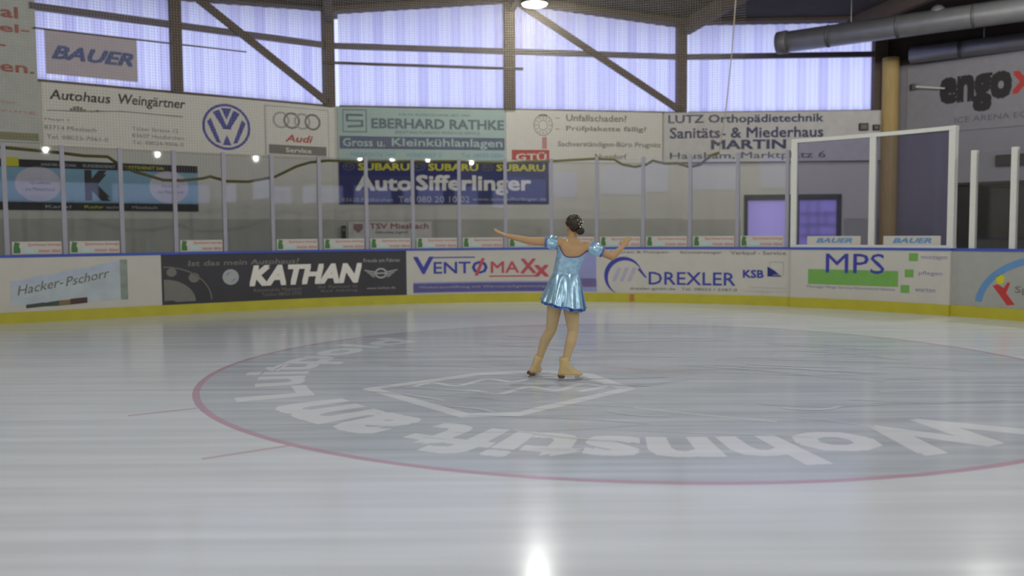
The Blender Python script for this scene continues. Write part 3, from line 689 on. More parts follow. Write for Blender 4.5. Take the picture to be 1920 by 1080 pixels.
# far left banner
s = sign('wall_banner', WL0, WL0.len - 3.2, WL0.len - 0.0, 3.28, 6.3, mat('banner_grey', (190, 192, 186), 0.6), 'tall pale grey banner with red lettering at the edge of the first window', 'banner', 0.05)
q = WL0.len
letters(WL0, s, mat('ink_brick_red', (168, 92, 82), 0.5), ('Wenn es mal', q - 2.9, q - 0.30, 5.62, 5.82, 0.02), ('wieder hagel-', q - 2.9, q - 0.12, 5.30, 5.50, 0.02), ('oder einer', q - 2.9, q - 0.52, 4.98, 5.16, 0.02), ('nicht rechnen.', q - 2.9, q - 0.06, 4.60, 4.80, 0.02), off=0.055)
letters(WL0, s, PALERED, ('Reparatur und Lackierung aller Marken', q - 2.9, q - 0.40, 3.98, 4.06), ('Unfall-Instandsetzung', q - 2.9, q - 0.05, 3.82, 3.90), off=0.055)
G().add(*quad(WL0, q - 3.1, q - 0.02, 3.32, 3.46, 0.053)).obj('olive_band', mat('print_olive', (132, 132, 96), 0.5), s)
# car dealer sign
s = sign('car_dealer_sign', WL, 0.06, 6.26, 3.24, SILL - 0.03, WHITE, 'long white car dealer sign with a round blue emblem below the first windows')
letters(WL, s, BLACK, ('Autohaus', 0.2, 1.30, 4.15, 4.34, 0.015, 0.15), ('Weingärtner', 1.46, 2.78, 4.10, 4.36, 0.015, 0.15), off=SO)
letters(WL, s, GREY, ('Haupt 1', 0.10, 0.52, 3.72, 3.79), ('83714 Miesbach', 0.08, 1.02, 3.56, 3.64), ('Tel. 08025-7061-0', 0.12, 1.24, 3.38, 3.46), ('Tölzer Strasse 12', 1.70, 2.62, 3.64, 3.72), ('83607 Holzkirchen', 1.70, 2.74, 3.50, 3.58), ('Tel. 08024-9006-0', 1.70, 2.72, 3.36, 3.44), off=SO)
g = G()
for a, b, c, d in ((0.15, 3.92, 0.7, 3.94), (0.7, 3.94, 1.5, 4.0), (1.5, 4.0, 2.72, 3.98)): g.add(*quad(WL, a, c, b, b + 0.02, SO, d, d + 0.02))
for i in range(9): g.add(*quad(WL, 0.55 + i * 0.06, 0.60 + i * 0.06, 3.96, 4.0 + 0.05 * math.sin(i * 0.8), SO))
g.obj('skyline_rule', GREY, s)['kind'] = 'stuff'
o = G().add(*ring(WL, 3.66, 3.84, 0.53, 0.50, 0.055, SO)).obj('round_emblem', INKBLUE, s)
def vw(pts): return poly(WL, [(3.66 + x * 0.44, 3.84 + y * 0.42) for x, y in pts], SO)
for sx in (-1, 1):
    g = G().add(*vw([(sx * 0.68, 0.72), (sx * 0.36, 0.88), (sx * 0.0, 0.04), (sx * 0.12, -0.02), (sx * 0.22, -0.02)][:5]))
    g.obj('letter_stroke', INKBLUE, o)
    G().add(*vw([(sx * 0.97, 0.22), (sx * 0.78, 0.42), (sx * 0.30, -0.86), (sx * 0.52, -0.82)])).obj('letter_stroke', INKBLUE, o)
for tri in ([(-0.26, 0.96), (0.26, 0.96), (0.0, 0.36)], [(-0.22, -0.95), (0.22, -0.95), (0.0, -0.40)], [(-0.24, 0.04), (0.24, 0.04), (0.2, -0.12), (-0.2, -0.12)]):
    G().add(*vw(tri)).obj('letter_stroke', INKBLUE, o)
s = sign('four_ring_sign', WL, 4.52, 6.08, 3.27, 4.40, WHITE, 'small white sign with four grey rings and red script on the car dealer sign', 'sign', 0.02, 0.03)
for i in range(4): G().add(*ring(WL, 4.90 + i * 0.255, 4.08, 0.20, 0.19, 0.045, 0.054 + 0.001 * i, n=28)).obj('grey_ring', GREY if i % 2 else LGREY, s)
letters(WL, s, RED, ('Audi', 5.0, 5.66, 3.60, 3.76, 0.02, 0.25), off=0.054)
G().add(*quad(WL, 4.60, 6.0, 3.31, 3.52, 0.054)).obj('dark_strip', GREY, s)
letters(WL, s, WHITE, ('Service', 5.0, 5.62, 3.36, 3.46, 0.02), off=0.058)
g = G()
for a, b, c, d in ((4.53, 6.07, 4.37, 4.39), (4.53, 6.07, 3.28, 3.29), (4.53, 4.545, 3.28, 4.39), (6.055, 6.07, 3.28, 4.39)): g.add(*quad(WL, a, b, c, d, 0.053))
g.obj('border', LGREY, s)['kind'] = 'stuff'
# K banner (crosses the wall joint, stays on the straight wall)
KB = Wall((pA[0] - _tl.x * 1.6, pA[1] - _tl.y * 1.6), pB); k0 = 1.6
s = sign('wall_banner', KB, k0 - 1.5, k0 + 3.0, 1.99, 2.96, KBLUE, 'sky blue banner with a big dark K between two white discs behind the glass', 'banner')
for z in (1.99, 2.81): G().add(*quad(KB, k0 - 1.5, k0 + 3.0, z, z + 0.15, SO)).obj('black_band', BLACK, s)
for u in (-0.06, 2.40): 
    o = G().add(*disc(KB, k0 + u, 2.49, 0.40, 0.34, SO)).obj('white_disc', mat('disc_white', (198, 194, 206), 0.5), s)
    letters(KB, o, GREY, ('Qualität', k0 + u - 0.15, k0 + u + 0.22, 2.48, 2.55), ('aus Meisterhand', k0 + u - 0.22, k0 + u + 0.28, 2.36, 2.43), off=SO + .004)
letters(KB, s, BLACK, ('K', k0 + 0.80, k0 + 1.20, 2.22, 2.76, 0.045), off=SO)
letters(KB, s, LGREY, ('SANITÄR HEIZUNG', k0 + 0.0, k0 + 0.62, 2.85, 2.91, 0.01), ('KUNDENDIENST', k0 + 0.75, k0 + 1.35, 2.85, 2.91, 0.01), ('Kanal', k0 + 0.05, k0 + 0.5, 2.03, 2.09, 0.01), ('technik', k0 + 1.15, k0 + 1.5, 2.03, 2.09, 0.01), ('Miesbach', k0 + 1.65, k0 + 2.15, 2.03, 2.09, 0.01), off=SO + .004)
letters(KB, s, YELINK, ('NOTDIENST 24h', k0 + 1.55, k0 + 2.3, 2.85, 2.91, 0.01), ('Rohr', k0 + 0.75, k0 + 1.1, 2.03, 2.09, 0.01), off=SO + .004)
G().add(*quad(KB, k0 - 0.60, k0 - 0.38, 2.82, 2.99, SO + .003)).obj('yellow_corner', YELINK, s)
# sign hanging in the first window
s = sign('hanging_sign', WL, 0.15, 1.83, 4.63, 5.49, PANELGREY, 'grey backlit sign with slanted blue letters hanging in the first window', 'sign', 0.03, 0.06)
letters(WL, s, mat('ink_dim_blue', (84, 100, 152), 0.5), ('BAUER', 0.27, 1.74, 4.93, 5.18, 0.035, 0.35), off=0.094)
G().add(*tube([WL.P(-0.05, 5.47, 0.1), WL.P(4.12, 5.5, 0.1)], 0.016, 6)).obj('suspension_cable', BROWN, s)
# refrigeration sign
s = sign('refrigeration_sign', WM, 0.16, 4.18, 3.24, SILL - 0.02, TEAL, 'pale teal sign with slate capital letters and a dark band below the middle window')
letters(WM, s, TEALINK, ('EBERHARD RATHKE', 0.95, 4.14, 4.0, 4.22, 0.03), ('KÄLTE- KLIMATECHNIK SEIT 1950', 1.6, 3.3, 4.30, 4.37), ('BERATUNG PLANUNG MONTAGE SERVICE', 1.5, 3.55, 3.87, 3.94), off=SO)
g = G().add(*ring(WM, 0.55, 4.16, 0.40, 0.38, 0.03, SO, PI / 4, 2.25 * PI, 4)).add(*quad(WM, 0.35, 0.75, 4.27, 4.32, SO)).add(*quad(WM, 0.35, 0.72, 4.14, 4.18, SO)).add(*quad(WM, 0.38, 0.76, 4.0, 4.05, SO, 4.02, 4.07)).add(*quad(WM, 0.35, 0.40, 4.16, 4.30, SO)).add(*quad(WM, 0.70, 0.75, 4.04, 4.18, SO))
g.obj('square_logo', TEALINK, s)
G().add(*quad(WM, 0.19, 4.16, 3.50, 3.80, SO)).obj('dark_band', TEALBAND, s)
letters(WM, s, TEAL, ('Gross u.', 0.27, 1.25, 3.56, 3.75, 0.015), ('Kleinkühlanlagen', 1.42, 4.1, 3.52, 3.76, 0.015), off=SO + .004)
letters(WM, s, LBLUE, ('MIESBACH Tel. 1444', 0.45, 1.5, 3.32, 3.42, 0.01), ('WINDOLF 2', 1.75, 2.6, 3.32, 3.42, 0.01), ('Tel. 08025-2830', 3.1, 4.12, 3.32, 3.42, 0.01), off=SO)
# vehicle inspection sign
s = sign('inspection_sign', WM, 4.20, 8.22, 3.22, SILL - 0.01, WHITE, 'white vehicle inspection sign with red block letters beside the pale teal sign')
o = G().add(*ring(WM, 5.13, 4.13, 0.24, 0.26, 0.018, SO)).add(*ring(WM, 5.13, 4.13, 0.12, 0.13, 0.014, SO, n=24)).obj('inspection_badge', GREY, s)
g = G()
for i in range(12): 
    a = i * PI / 6; g.add(*ring(WM, 5.13 + 0.175 * math.cos(a), 4.13 + 0.19 * math.sin(a), 0.02, 0.02, 0.012, SO, n=8))
g.add(*ring(WM, 5.13, 4.13, 0.25, 0.27, 0.045, SO + .002, PI * 0.35, PI * 0.65, 10)); g.obj('badge_numerals', GREY, o)['kind'] = 'stuff'
letters(WM, s, GREY, ('Unfallschaden?', 5.72, 7.28, 4.24, 4.40, 0.012), ('Prüfplakette fällig?', 5.72, 7.80, 3.97, 4.12, 0.012), ('Sachverständigen-Büro Prugnitz', 5.50, 8.18, 3.58, 3.74, 0.01), ('Nussdorf', 6.46, 7.28, 3.31, 3.44, 0.01), off=SO)
for z in (4.30, 4.03): G().add(*quad(WM, 5.44, 5.55, z, z + 0.02, SO)).obj('red_dash', PALERED, s)
G().add(*quad(WM, 5.10, 5.22, 3.55, 3.84, SO)).obj('pink_bar', PALERED, s)
g = G().add(*slab(WM, 4.34, 5.28, 3.27, 3.52, SO - .002, SO + 0.004, 1)).obj('red_block', RED, s)
letters(WM, s, WHITE, ('GTÜ', 4.44, 5.2, 3.26, 3.46, 0.02), off=SO + .008)
# surgical store sign: one flat panel across the wall bend
_a = WM.P(8.26, 0, 0.03); _b = WR.P(5.02, 0, 0.16); OS = Wall((_a.x, _a.y), (_b.x, _b.y))
s = sign('shop_sign', OS, 0, OS.len, 3.24, SILL - 0.02, mat('sign_offwhite', (206, 202, 198), 0.5), 'long off-white shop sign with four rows of dark blue letters beside the corner', 'sign', 0.03)
letters(OS, s, mat('ink_slate_blue', (70, 74, 104), 0.5), ('LUTZ Orthopädietechnik', 0.12, 3.98, 4.16, 4.42, 0.02), ('Sanitäts- & Miederhaus', 0.16, 3.98, 3.84, 4.10, 0.02), ('MARTIN', 1.2, 3.05, 3.56, 3.78, 0.03), ('Hausham, Marktplatz 6', 0.16, 4.05, 3.27, 3.48, 0.01), off=SO)
o = sign('small_wall_box', OS, 4.86, 5.08, 3.98, 4.16, BLACK, 'small dark box on the shop sign end, farther from the wood column', 'box', 0.06, 0.03)
o['group'] = 'dark boxes above the gate'
G().add(*quad(OS, 4.89, 5.05, 4.01, 4.13, 0.093)).obj('box_face', GREY, o)
o = sign('small_wall_box', OS, 5.20, 5.36, 3.98, 4.12, BLACK, 'small dark box on the shop sign end, closest to the wood column', 'box', 0.06, 0.03)
o['group'] = 'dark boxes above the gate'
G().add(*quad(OS, 5.23, 5.33, 4.01, 4.09, 0.093)).obj('box_face', GREY, o)
# blue banner
s = sign('wall_banner', WM, 0.16, 5.27, 2.19, 3.21, SIFBLUE, 'dark blue banner with yellow and white lettering behind the glass below the teal sign', 'banner', 0.025)
for i in range(3):
    u = 0.22 + i * 1.67
    letters(WM, s, YELINK, ('SUBARU', u + 0.40, u + 1.60, 3.0, 3.16, 0.03), off=SO)
    o = G().add(*ring(WM, u + 0.17, 3.08, 0.14, 0.085, 0.018, SO, n=24)).obj('oval_emblem', mat('ink_khaki', (112, 110, 78), 0.5), s)
    G().add(*disc(WM, u + 0.12, 3.09, 0.035, 0.025, SO, 8)).add(*disc(WM, u + 0.20, 3.07, 0.02, 0.015, SO, 8)).add(*disc(WM, u + 0.23, 3.10, 0.02, 0.015, SO, 8)).obj('emblem_star', _M['ink_khaki'], o)['kind'] = 'stuff'
letters(WM, s, WHITE, ('Auto', 0.56, 1.86, 2.52, 2.86, 0.03), ('Sifferlinger', 2.0, 4.80, 2.42, 2.88, 0.03), off=SO)
letters(WM, s, LGREY, ('83620 Feldkirchen', 0.22, 1.42, 2.25, 2.34), ('Tel. 080 20 10 02', 1.55, 3.28, 2.23, 2.38, 0.01), ('www.auto-sifferlinger.de', 3.35, 5.2, 2.25, 2.35, 0.01), off=SO)
# club board low on the wall
s = sign('club_board', WM, 0.36, 2.34, 1.30, 1.77, mat('board_pale', (214, 211, 206), 0.5), 'low pale club board with red lettering behind the glass under the blue banner', 'sign', 0.03, 0.015)
letters(WM, s, mat('ink_dull_red', (158, 92, 92), 0.5), ('TSV Miesbach', 0.86, 2.26, 1.60, 1.73, 0.015), off=0.05)
letters(WM, s, GREY, ('Eishockey Jugend', 1.0, 1.75, 1.47, 1.55, 0.01), off=0.05)
G().add(*poly(WM, [(0.48, 1.72), (0.70, 1.72), (0.70, 1.60), (0.59, 1.50), (0.48, 1.60)], 0.05)).obj('club_shield', mat('ink_dusty_red', (150, 118, 118), 0.5), s)
o = sign('wall_socket_box', WM, 0.20, 0.30, 1.36, 1.68, BLACK, 'narrow dark box on the wall just beside the low club board', 'box', 0.08, 0.015)
G().add(*quad(WM, 0.22, 0.28, 1.55, 1.62, 0.097)).obj('box_face', GREY, o)
# side wall banner
s = sign('wall_banner', WS, 0.50, 4.6, 3.84, 5.46, mat('banner_silver', (142, 140, 144), 0.5), 'silver grey banner with thick dark letters on the side wall under the pipes', 'banner', 0.03)
letters(WS, s, BLACK, ('engo', 1.30, 2.80, 4.30, 5.08, 0.05), off=SO)
letters(WS, s, RED, ('X', 2.86, 3.3, 4.60, 5.06, 0.04), off=SO)
letters(WS, s, mat('ink_plum', (104, 100, 112), 0.5), ('ICE ARENA EQUIPMENT', 1.62, 4.2, 4.0, 4.16), off=SO)
o = G().add(*tube([WS.P(0.75, 4.98, 0.15), WS.P(1.42, 4.86, 0.15)], [0.03, 0.02])).obj('emergency_arm', WPOST); tag(o, 'short pale rod sticking out in front of the silver banner on the side wall', 'rod')
G().add(*bar(WS.P(0.66, 4.92, 0.1), WS.P(0.66, 5.06, 0.1), 0.14, 0.10, Vector((1, 0, 0)))).obj('rod_mount', DUCT_D, o)
# ledge and box by the dark opening panel on the side wall
struct('trim_40', G().add(*slab(WS, 1.7, WS.len, 2.53, 2.60, 0.0, 0.05, 1)), SHADE_TRIM)
o = G().add(*slab(WS, 2.55, 3.45, 2.95, 3.2, 0.0, 0.10, 1)).obj('dark_sign_box', BLACK); tag(o, 'dark wall box on the side wall above the broad white glass posts', 'box')
G().add(*quad(WS, 2.62, 3.38, 3.0, 3.15, 0.104)).obj('box_face', SHADE_TRIM, o)

# ------------------------------------------------------------------ ceiling ducts
def duct(a, b, r, label, cap=True, collars=()):
    a, b = Vector(a), Vector(b); d = (b - a).normalized(); x, y = frame(d)
    rings = []
    n = 14; L = (b - a).length
    o = G().add(*loft([ngon(a + (b - a) * t, x * r, y * r, 24) for t in (0, 1)])).obj('air_duct', DUCT, None, True); tag(o, label, 'duct')
    q = 1.1
    while q < L:
        G().add(*loft([ngon(a + d * (q + e), x * (r + h), y * (r + h), 24) for e, h in ((-.03, 0), (-.02, .012), (.02, .012), (.03, 0))])).obj('seam_ring', DUCT_D, o, True); q += 1.5
    if cap: G().add(*loft([ngon(a + d * e, x * h, y * h, 24) for e, h in ((-.10, r * .55), (-.09, r * 1.05), (.14, r * 1.12), (.16, r))])).obj('end_collar', mat('collar_grey', (112, 110, 112), 0.5, 0.3), o, True)
    for c in collars:
        rr = []
        for i in range(7):
            ph = -PI / 2 + PI * i / 6; rr.append(ngon(a + d * (c + 0.16 * math.sin(ph)), x * (0.16 * math.cos(ph) + 1e-3), y * (0.16 * math.cos(ph) + 1e-3), 14))
        rr = [[p + Vector((0, 0, r * 0.75)) - WS.t * 0.02 for p in q_] for q_ in rr]
        G().add(*loft(rr)).obj('round_damper', DUCT, o, True)
    for q in (1.6, 4.8, 8.0):
        p = a + d * q; G().add(*tube([p + Vector((0, 0, r)), p + Vector((0, 0, 6.72 - p.z))], 0.012, 5)).obj('hanger_rod', STEEL, o)
d1 = (Vector((10.46, 18.06, 0)) - Vector((6.45, 21.07, 0))).normalized()
duct((6.45, 21.07, 5.95), tuple(Vector((6.45, 21.07, 5.95)) + d1 * 14), 0.245, 'big round grey air duct with a capped end reaching across the last window', True, (3.42,))
d2 = (Vector((11.74, 20.24, 0)) - Vector((9.7, 21.95, 0))).normalized()
duct((9.75, 21.55, 5.72), tuple(Vector((9.75, 21.55, 5.72)) + d2 * 12), 0.19, 'thinner grey air duct running along the side wall above the silver banner', False)

# ------------------------------------------------------------------ lamps
def lamp(x, y, z, label):
    o = empty('ceiling_lamp', (x, y, z)); tag(o, label, 'lamp', 'round ceiling lamps over the ice')
    rings = [ngon(Vector((x, y, z + h)), Vector((r, 0, 0)), Vector((0, r, 0)), 24) for h, r in ((0.0, 0.29), (0.05, 0.285), (0.16, 0.2), (0.24, 0.09), (0.34, 0.07))]
    G().add(*loft(rings, True)).obj('lamp_shell', LAMPSHELL, o, True)
    G().add(*loft([ngon(Vector((x, y, z - h)), Vector((r, 0, 0)), Vector((0, r, 0)), 24) for h, r in ((0.002, 0.265), (0.03, 0.24), (0.05, 0.12))], True)).obj('lamp_glass', LAMPGLOW, o, True)
    top = zc((x, y)) + 0.02
    if top > z + 0.36: G().add(*tube([(x, y, z + 0.34), (x, y, top)], 0.012, 5)).obj('lamp_rod', LAMPSHELL, o)
    l = bpy.data.lights.new('lamp_light', 'POINT'); l.shadow_soft_size = 0.08; l.energy = LAMP_W; l.color = (1.0, 0.99, 0.945)
    lo = bpy.data.objects.new('lamp_light', l); link(lo, o); lo.location = (0, 0, -0.14)
lamp(0.5, 18.05, 6.12, 'glowing round ceiling lamp hanging before the window post above the skater')
for i in range(-3, 2):
    for j in range(1, 6):
        p = Vector((0.5, 18.05, 0)) + DD * (i * 5.5) - NN * (j * 6.5)
        lamp(p.x, p.y, min(6.12, zc(p) - 0.4), 'round ceiling lamp over the ice, out of the picture')

# ------------------------------------------------------------------ the skater
V = Vector
def capsule(g, a, b, ra, rb, n=14):
    a, b = V(a), V(b); d = (b - a); L = d.length; d = d / L; x, y = frame(d); rings = []
    for i in range(5):
        t = -PI / 2 + (PI / 2) * i / 4 * 0.999 + 0.02; rings.append(ngon(a + d * ra * math.sin(t), x * ra * math.cos(t), y * ra * math.cos(t), n))
    for i in range(5):
        t = (PI / 2) * i / 4 * 0.98; rings.append(ngon(b + d * rb * math.sin(t), x * rb * math.cos(t), y * rb * math.cos(t), n))
    g.add(*loft(rings))
def chain(g, pts):
    for (a, ra), (b, rb) in zip(pts, pts[1:]): capsule(g, a, b, ra, rb)
def ellipsoid(c, r, n=20, m=12, rot=None):
    c = V(c); rings = []
    for i in range(m + 1):
        t = -PI / 2 + PI * i / m; t = max(-PI / 2 + 0.03, min(PI / 2 - 0.03, t)); ring_ = []
        for j in range(n):
            p = V((r[0] * math.cos(t) * math.cos(2 * PI * j / n), r[1] * math.cos(t) * math.sin(2 * PI * j / n), r[2] * math.sin(t)))
            ring_.append(c + (rot @ p if rot else p))
        rings.append(ring_)
    return loft(rings)
YB = 8.60
TORSO = [(0.74, 0.502, 0.120, 0.10), (0.80, 0.503, 0.152, 0.118), (0.88, 0.508, 0.158, 0.122), (0.96, 0.518, 0.145, 0.112), (1.02, 0.527, 0.130, 0.10), (1.08, 0.534, 0.122, 0.093),
         (1.14, 0.548, 0.124, 0.095), (1.20, 0.568, 0.130, 0.10), (1.26, 0.588, 0.138, 0.103), (1.31, 0.602, 0.148, 0.098), (1.345, 0.612, 0.150, 0.085), (1.375, 0.607, 0.110, 0.066), (1.40, 0.597, 0.062, 0.055), (1.43, 0.592, 0.047, 0.05)]
def torso_at(z):
    for a, b in zip(TORSO, TORSO[1:]):
        if a[0] <= z <= b[0]:
            k = (z - a[0]) / (b[0] - a[0]); return tuple(a[i] + (b[i] - a[i]) * k for i in (1, 2, 3))
    return TORSO[0][1:] if z < TORSO[0][0] else TORSO[-1][1:]
bg = G()
rings = []
for z, x, rx, ry in TORSO:
    rings.append([V((x + rx * math.cos(2 * PI * j / 28), YB + ry * math.sin(2 * PI * j / 28), z + (0.06 * (x + rx * math.cos(2 * PI * j / 28) - 0.6) * -1.0 if z > 1.28 and z < 1.38 else 0))) for j in range(28)])
bg.add(*loft(rings))
# neck and head, face turned away and a little to the side
HC = V((0.606, YB, 1.542)); FD = V((-0.42, 0.90, -0.05)).normalized(); FS = FD.cross(V((0, 0, 1))).normalized(); FU = FS.cross(FD).normalized()
def fp(s, f, u): return HC + FS * s + FD * f + FU * u
capsule(bg, (0.592, YB, 1.37), (0.600, YB + 0.005, 1.47), 0.046, 0.043)
Rh = Matrix((FS, FD, FU)).transposed()
bg.add(*ellipsoid(fp(0, -0.006, 0.016), (0.071, 0.088, 0.083), rot=Rh)); bg.add(*ellipsoid(fp(0, 0.03, -0.035), (0.055, 0.058, 0.062), rot=Rh))
capsule(bg, fp(0, 0.075, -0.085), fp(0, 0.05, -0.07), 0.02, 0.03)
capsule(bg, fp(0, 0.086, 0.012), fp(0, 0.103, -0.022), 0.010, 0.014, 8)
capsule(bg, fp(-0.018, 0.082, -0.052), fp(0.018, 0.082, -0.052), 0.011, 0.011, 8)
for s in (-1, 1): bg.add(*ellipsoid(fp(s * 0.073, -0.004, -0.012), (0.012, 0.02, 0.033), 12, 8, Rh))
# arms
LS, LE, LW = V((0.470, YB, 1.372)), V((0.177, 8.63, 1.393)), V((-0.045, 8.66, 1.444))
RS, RE, RW = V((0.756, YB, 1.335)), V((0.992, 8.62, 1.230)), V((1.110, 8.76, 1.322))
chain(bg, [(V((0.56, YB, 1.345)), 0.055), (LS, 0.05), (LS.lerp(LE, 0.5), 0.043), (LE, 0.036), (LE.lerp(LW, 0.35), 0.034), (LW, 0.0215)])
chain(bg, [(V((0.66, YB, 1.325)), 0.055), (RS, 0.05), (RS.lerp(RE, 0.5), 0.042), (RE, 0.037), (RE.lerp(RW, 0.4), 0.034), (RW, 0.0215)])
def hand(g, wrist, d, width, thumb_side, curl):
    d = d.normalized(); wd = (width - d * width.dot(d)).normalized(); nrm = d.cross(wd).normalized()
    pal = wrist + d * 0.045
    for q in (-0.024, -0.008, 0.008, 0.024): capsule(g, wrist + wd * q * 0.6, wrist + d * 0.082 + wd * q, 0.0125, 0.0105, 8)
    for q, L, sp in ((-0.030, 0.058, -0.10), (-0.0105, 0.070, -0.03), (0.0095, 0.075, 0.05), (0.029, 0.066, 0.13)):
        a = wrist + d * 0.080 + wd * q; dd = (d + wd * sp).normalized()
        b = a + (dd + nrm * curl * 0.3).normalized() * L * 0.45; c = b + (dd + nrm * curl * 0.8).normalized() * L * 0.32; e = c + (dd + nrm * curl * 1.2).normalized() * L * 0.25
        chain(g, [(a, 0.0095), (b, 0.0085), (c, 0.0078), (e, 0.0062)])
    a = wrist + d * 0.025 + wd * thumb_side * 0.022; b = a + (d * 0.6 + wd * thumb_side * 0.8).normalized() * 0.036; c = b + (d * 0.85 + wd * thumb_side * 0.4 + nrm * curl * 0.4).normalized() * 0.028
    chain(g, [(a, 0.012), (b, 0.010), (c, 0.0072)])
hand(bg, LW, V((-0.16, 0.05, 0.068)), V((0.1, 1, 0.15)), 1, -0.35)
hand(bg, RW, V((0.085, 0.06, 0.115)), V((0.75, -0.65, -0.15)), -1, 0.5)
# legs
LH, LK, LC, LA = V((0.428, YB, 0.80)), V((0.392, 8.72, 0.500)), V((0.328, 8.755, 0.385)), V((0.262, 8.80, 0.17))
RH, RK, RC, RA = V((0.578, YB, 0.80)), V((0.606, 8.655, 0.492)), V((0.578, 8.615, 0.385)), V((0.520, YB, 0.17))
chain(bg, [(LH, 0.083), (LH.lerp(LK, 0.35), 0.072), (LK, 0.054), (LC, 0.052), (LC.lerp(LA, 0.55), 0.040), (LA, 0.034)])
chain(bg, [(RH, 0.088), (RH.lerp(RK, 0.35), 0.080), (RK, 0.055), (RC, 0.055), (RC.lerp(RA, 0.55), 0.042), (RA, 0.036)])
me = bpy.data.meshes.new('raw'); me.from_pydata(bg.v, [], bg.f); me.update()
b_ = bmesh.new(); b_.from_mesh(me); bmesh.ops.recalc_face_normals(b_, faces=b_.faces); b_.to_mesh(me); b_.free()
tmp = bpy.data.objects.new('raw', me); COL.objects.link(tmp)
md = tmp.modifiers.new('r', 'REMESH'); md.mode = 'VOXEL'; md.voxel_size = 0.0062
ms = tmp.modifiers.new('s', 'SMOOTH'); ms.factor = 0.5; ms.iterations = 3
bm_ = bpy.data.meshes.new_from_object(tmp.evaluated_get(bpy.context.evaluated_depsgraph_get()))
pv = [v.co.copy() for v in bm_.vertices]; pf = [tuple(p.vertices) for p in bm_.polygons]
bpy.data.objects.remove(tmp)
fmi = [1 if sum(pv[i].z for i in q) / len(q) < 0.86 and sum(pv[i].x for i in q) / len(q) > 0.1 else 0 for q in pf]
person = mesh('person', pv, pf, SKIN, None, True, [SKIN, TIGHTS], fmi)
tag(person, 'figure skater seen from behind in a shiny blue dress, arms spread on the ice', 'person')

# dress: bodice with a deep scooped back
def ztop(a):
    b = -math.sin(a); sx = abs(math.cos(a))
    if b > 0: return 1.232 + 0.115 * sx ** 3.2 - 0.03 * math.cos(a) * sx
    return 1.29 + 0.04 * sx - 0.03 * math.cos(a) * sx
n = 56; rings = []
for i in range(15):
    t = i / 14; rg = []
    for j in range(n):
        a = 2 * PI * j / n; z = 1.0 + (ztop(a) - 1.0) * t; x, rx, ry = torso_at(z)
        e = 0.007 + 0.0025 * math.sin(9 * a + 14 * z) * (1 - t)
        rg.append(V((x + (rx + e) * math.cos(a), YB + (ry + e) * math.sin(a), z + (-0.06 * (x + rx * math.cos(a) - 0.6) if z > 1.28 else 0))))
    rings.append(rg)
dress = G().add(*loft(rings, False)).obj('dress_bodice', DRESS, person, True)
trim_pts = [p + (p - V((0.6, YB, p.z))).normalized() * 0.003 for p in rings[-1]]
G().add(*loft([ngon(p, V((0.004, 0, 0)), V((0, 0, 0.005)), 5) for p in trim_pts + trim_pts[:1]], False)).obj('neckline_trim', PURPLE, dress, True)
# skirt with folds, darker underskirt showing below the hem
def skirt(name, drop, shrink, m, ph, amp, parent):
    n = 120; rings = []
    for i in range(15):
        t = i / 14; rg = []
        for j in range(n):
            a = 2 * PI * j / n
            ze = 0.768 - 0.045 * math.cos(a) + 0.018 * math.sin(a) - drop
            z = 1.075 + (ze - 1.075) * t
            x0, rx0, ry0 = 0.534, 0.131, 0.102; x1, rx1, ry1 = 0.503 + 0.0, 0.216 - shrink, 0.205 - shrink
            k = t ** 0.85; fold = 1 + amp * t ** 0.8 * (0.6 * math.sin(9 * a + ph) + 0.4 * math.sin(5 * a + 1.3 * ph) + 0.35 * math.sin(16 * a + 2 * ph) * t)
            rx, ry = (rx0 + (rx1 - rx0) * k) * fold, (ry0 + (ry1 - ry0) * k) * fold
            rg.append(V((x0 + (x1 - x0) * t + rx * math.cos(a), YB + 0.005 + ry * math.sin(a), z + 0.006 * t * math.sin(9 * a + ph + 1))))
        rings.append(rg)
    o = G().add(*loft(rings, False)).obj(name, m, parent, True)
    return o, rings[-1]
sk, hemr = skirt('dress_skirt', 0.0, 0.0, DRESS, 0.7, 0.075, person)
G().add(*loft([ngon(p, V((0.004, 0, 0)), V((0, 0, 0.006)), 5) for p in hemr + hemr[:1]], False)).obj('hem_trim', DRESS_D, sk, True)
skirt('underskirt', 0.028, 0.012, DRESS_D, 2.1, 0.10, person)
def puff(c, ax, r, L, ph):
    ax = V(ax).normalized(); x, y = frame(ax); rings = []; c = V(c)
    for i in range(13):
        t = i / 12; rad = r * (0.62 + 0.42 * math.sin(PI * min(1, max(0, t))) ** 0.7)
        if i in (0, 12): rad = r * 0.66
        rings.append([c + ax * L * (t - 0.5) + (x * math.cos(2 * PI * j / 40) + y * math.sin(2 * PI * j / 40)) * rad * (1 + 0.07 * math.sin(2 * PI * j / 40 * 7 + ph + 3 * t) * math.sin(PI * t)) for j in range(40)])
    o = G().add(*loft(rings, False)).obj('puff_sleeve', DRESS, person, True)
    for t in (0.98,):
        p = c + ax * L * (t - 0.5); G().add(*loft([[p + ax * e + (x * math.cos(2 * PI * j / 30) + y * math.sin(2 * PI * j / 30)) * rr for j in range(30)] for e, rr in ((-.008, r * .62), (-.006, r * .74), (.014, r * .82), (.016, r * .60))], False)).obj('sleeve_cuff', DRESS_D, o, True)
puff(LS.lerp(LE, 0.24), LE - LS, 0.068, 0.115, 0.3)
puff(RS.lerp(RE, 0.26), RE - RS, 0.066, 0.15, 1.4)
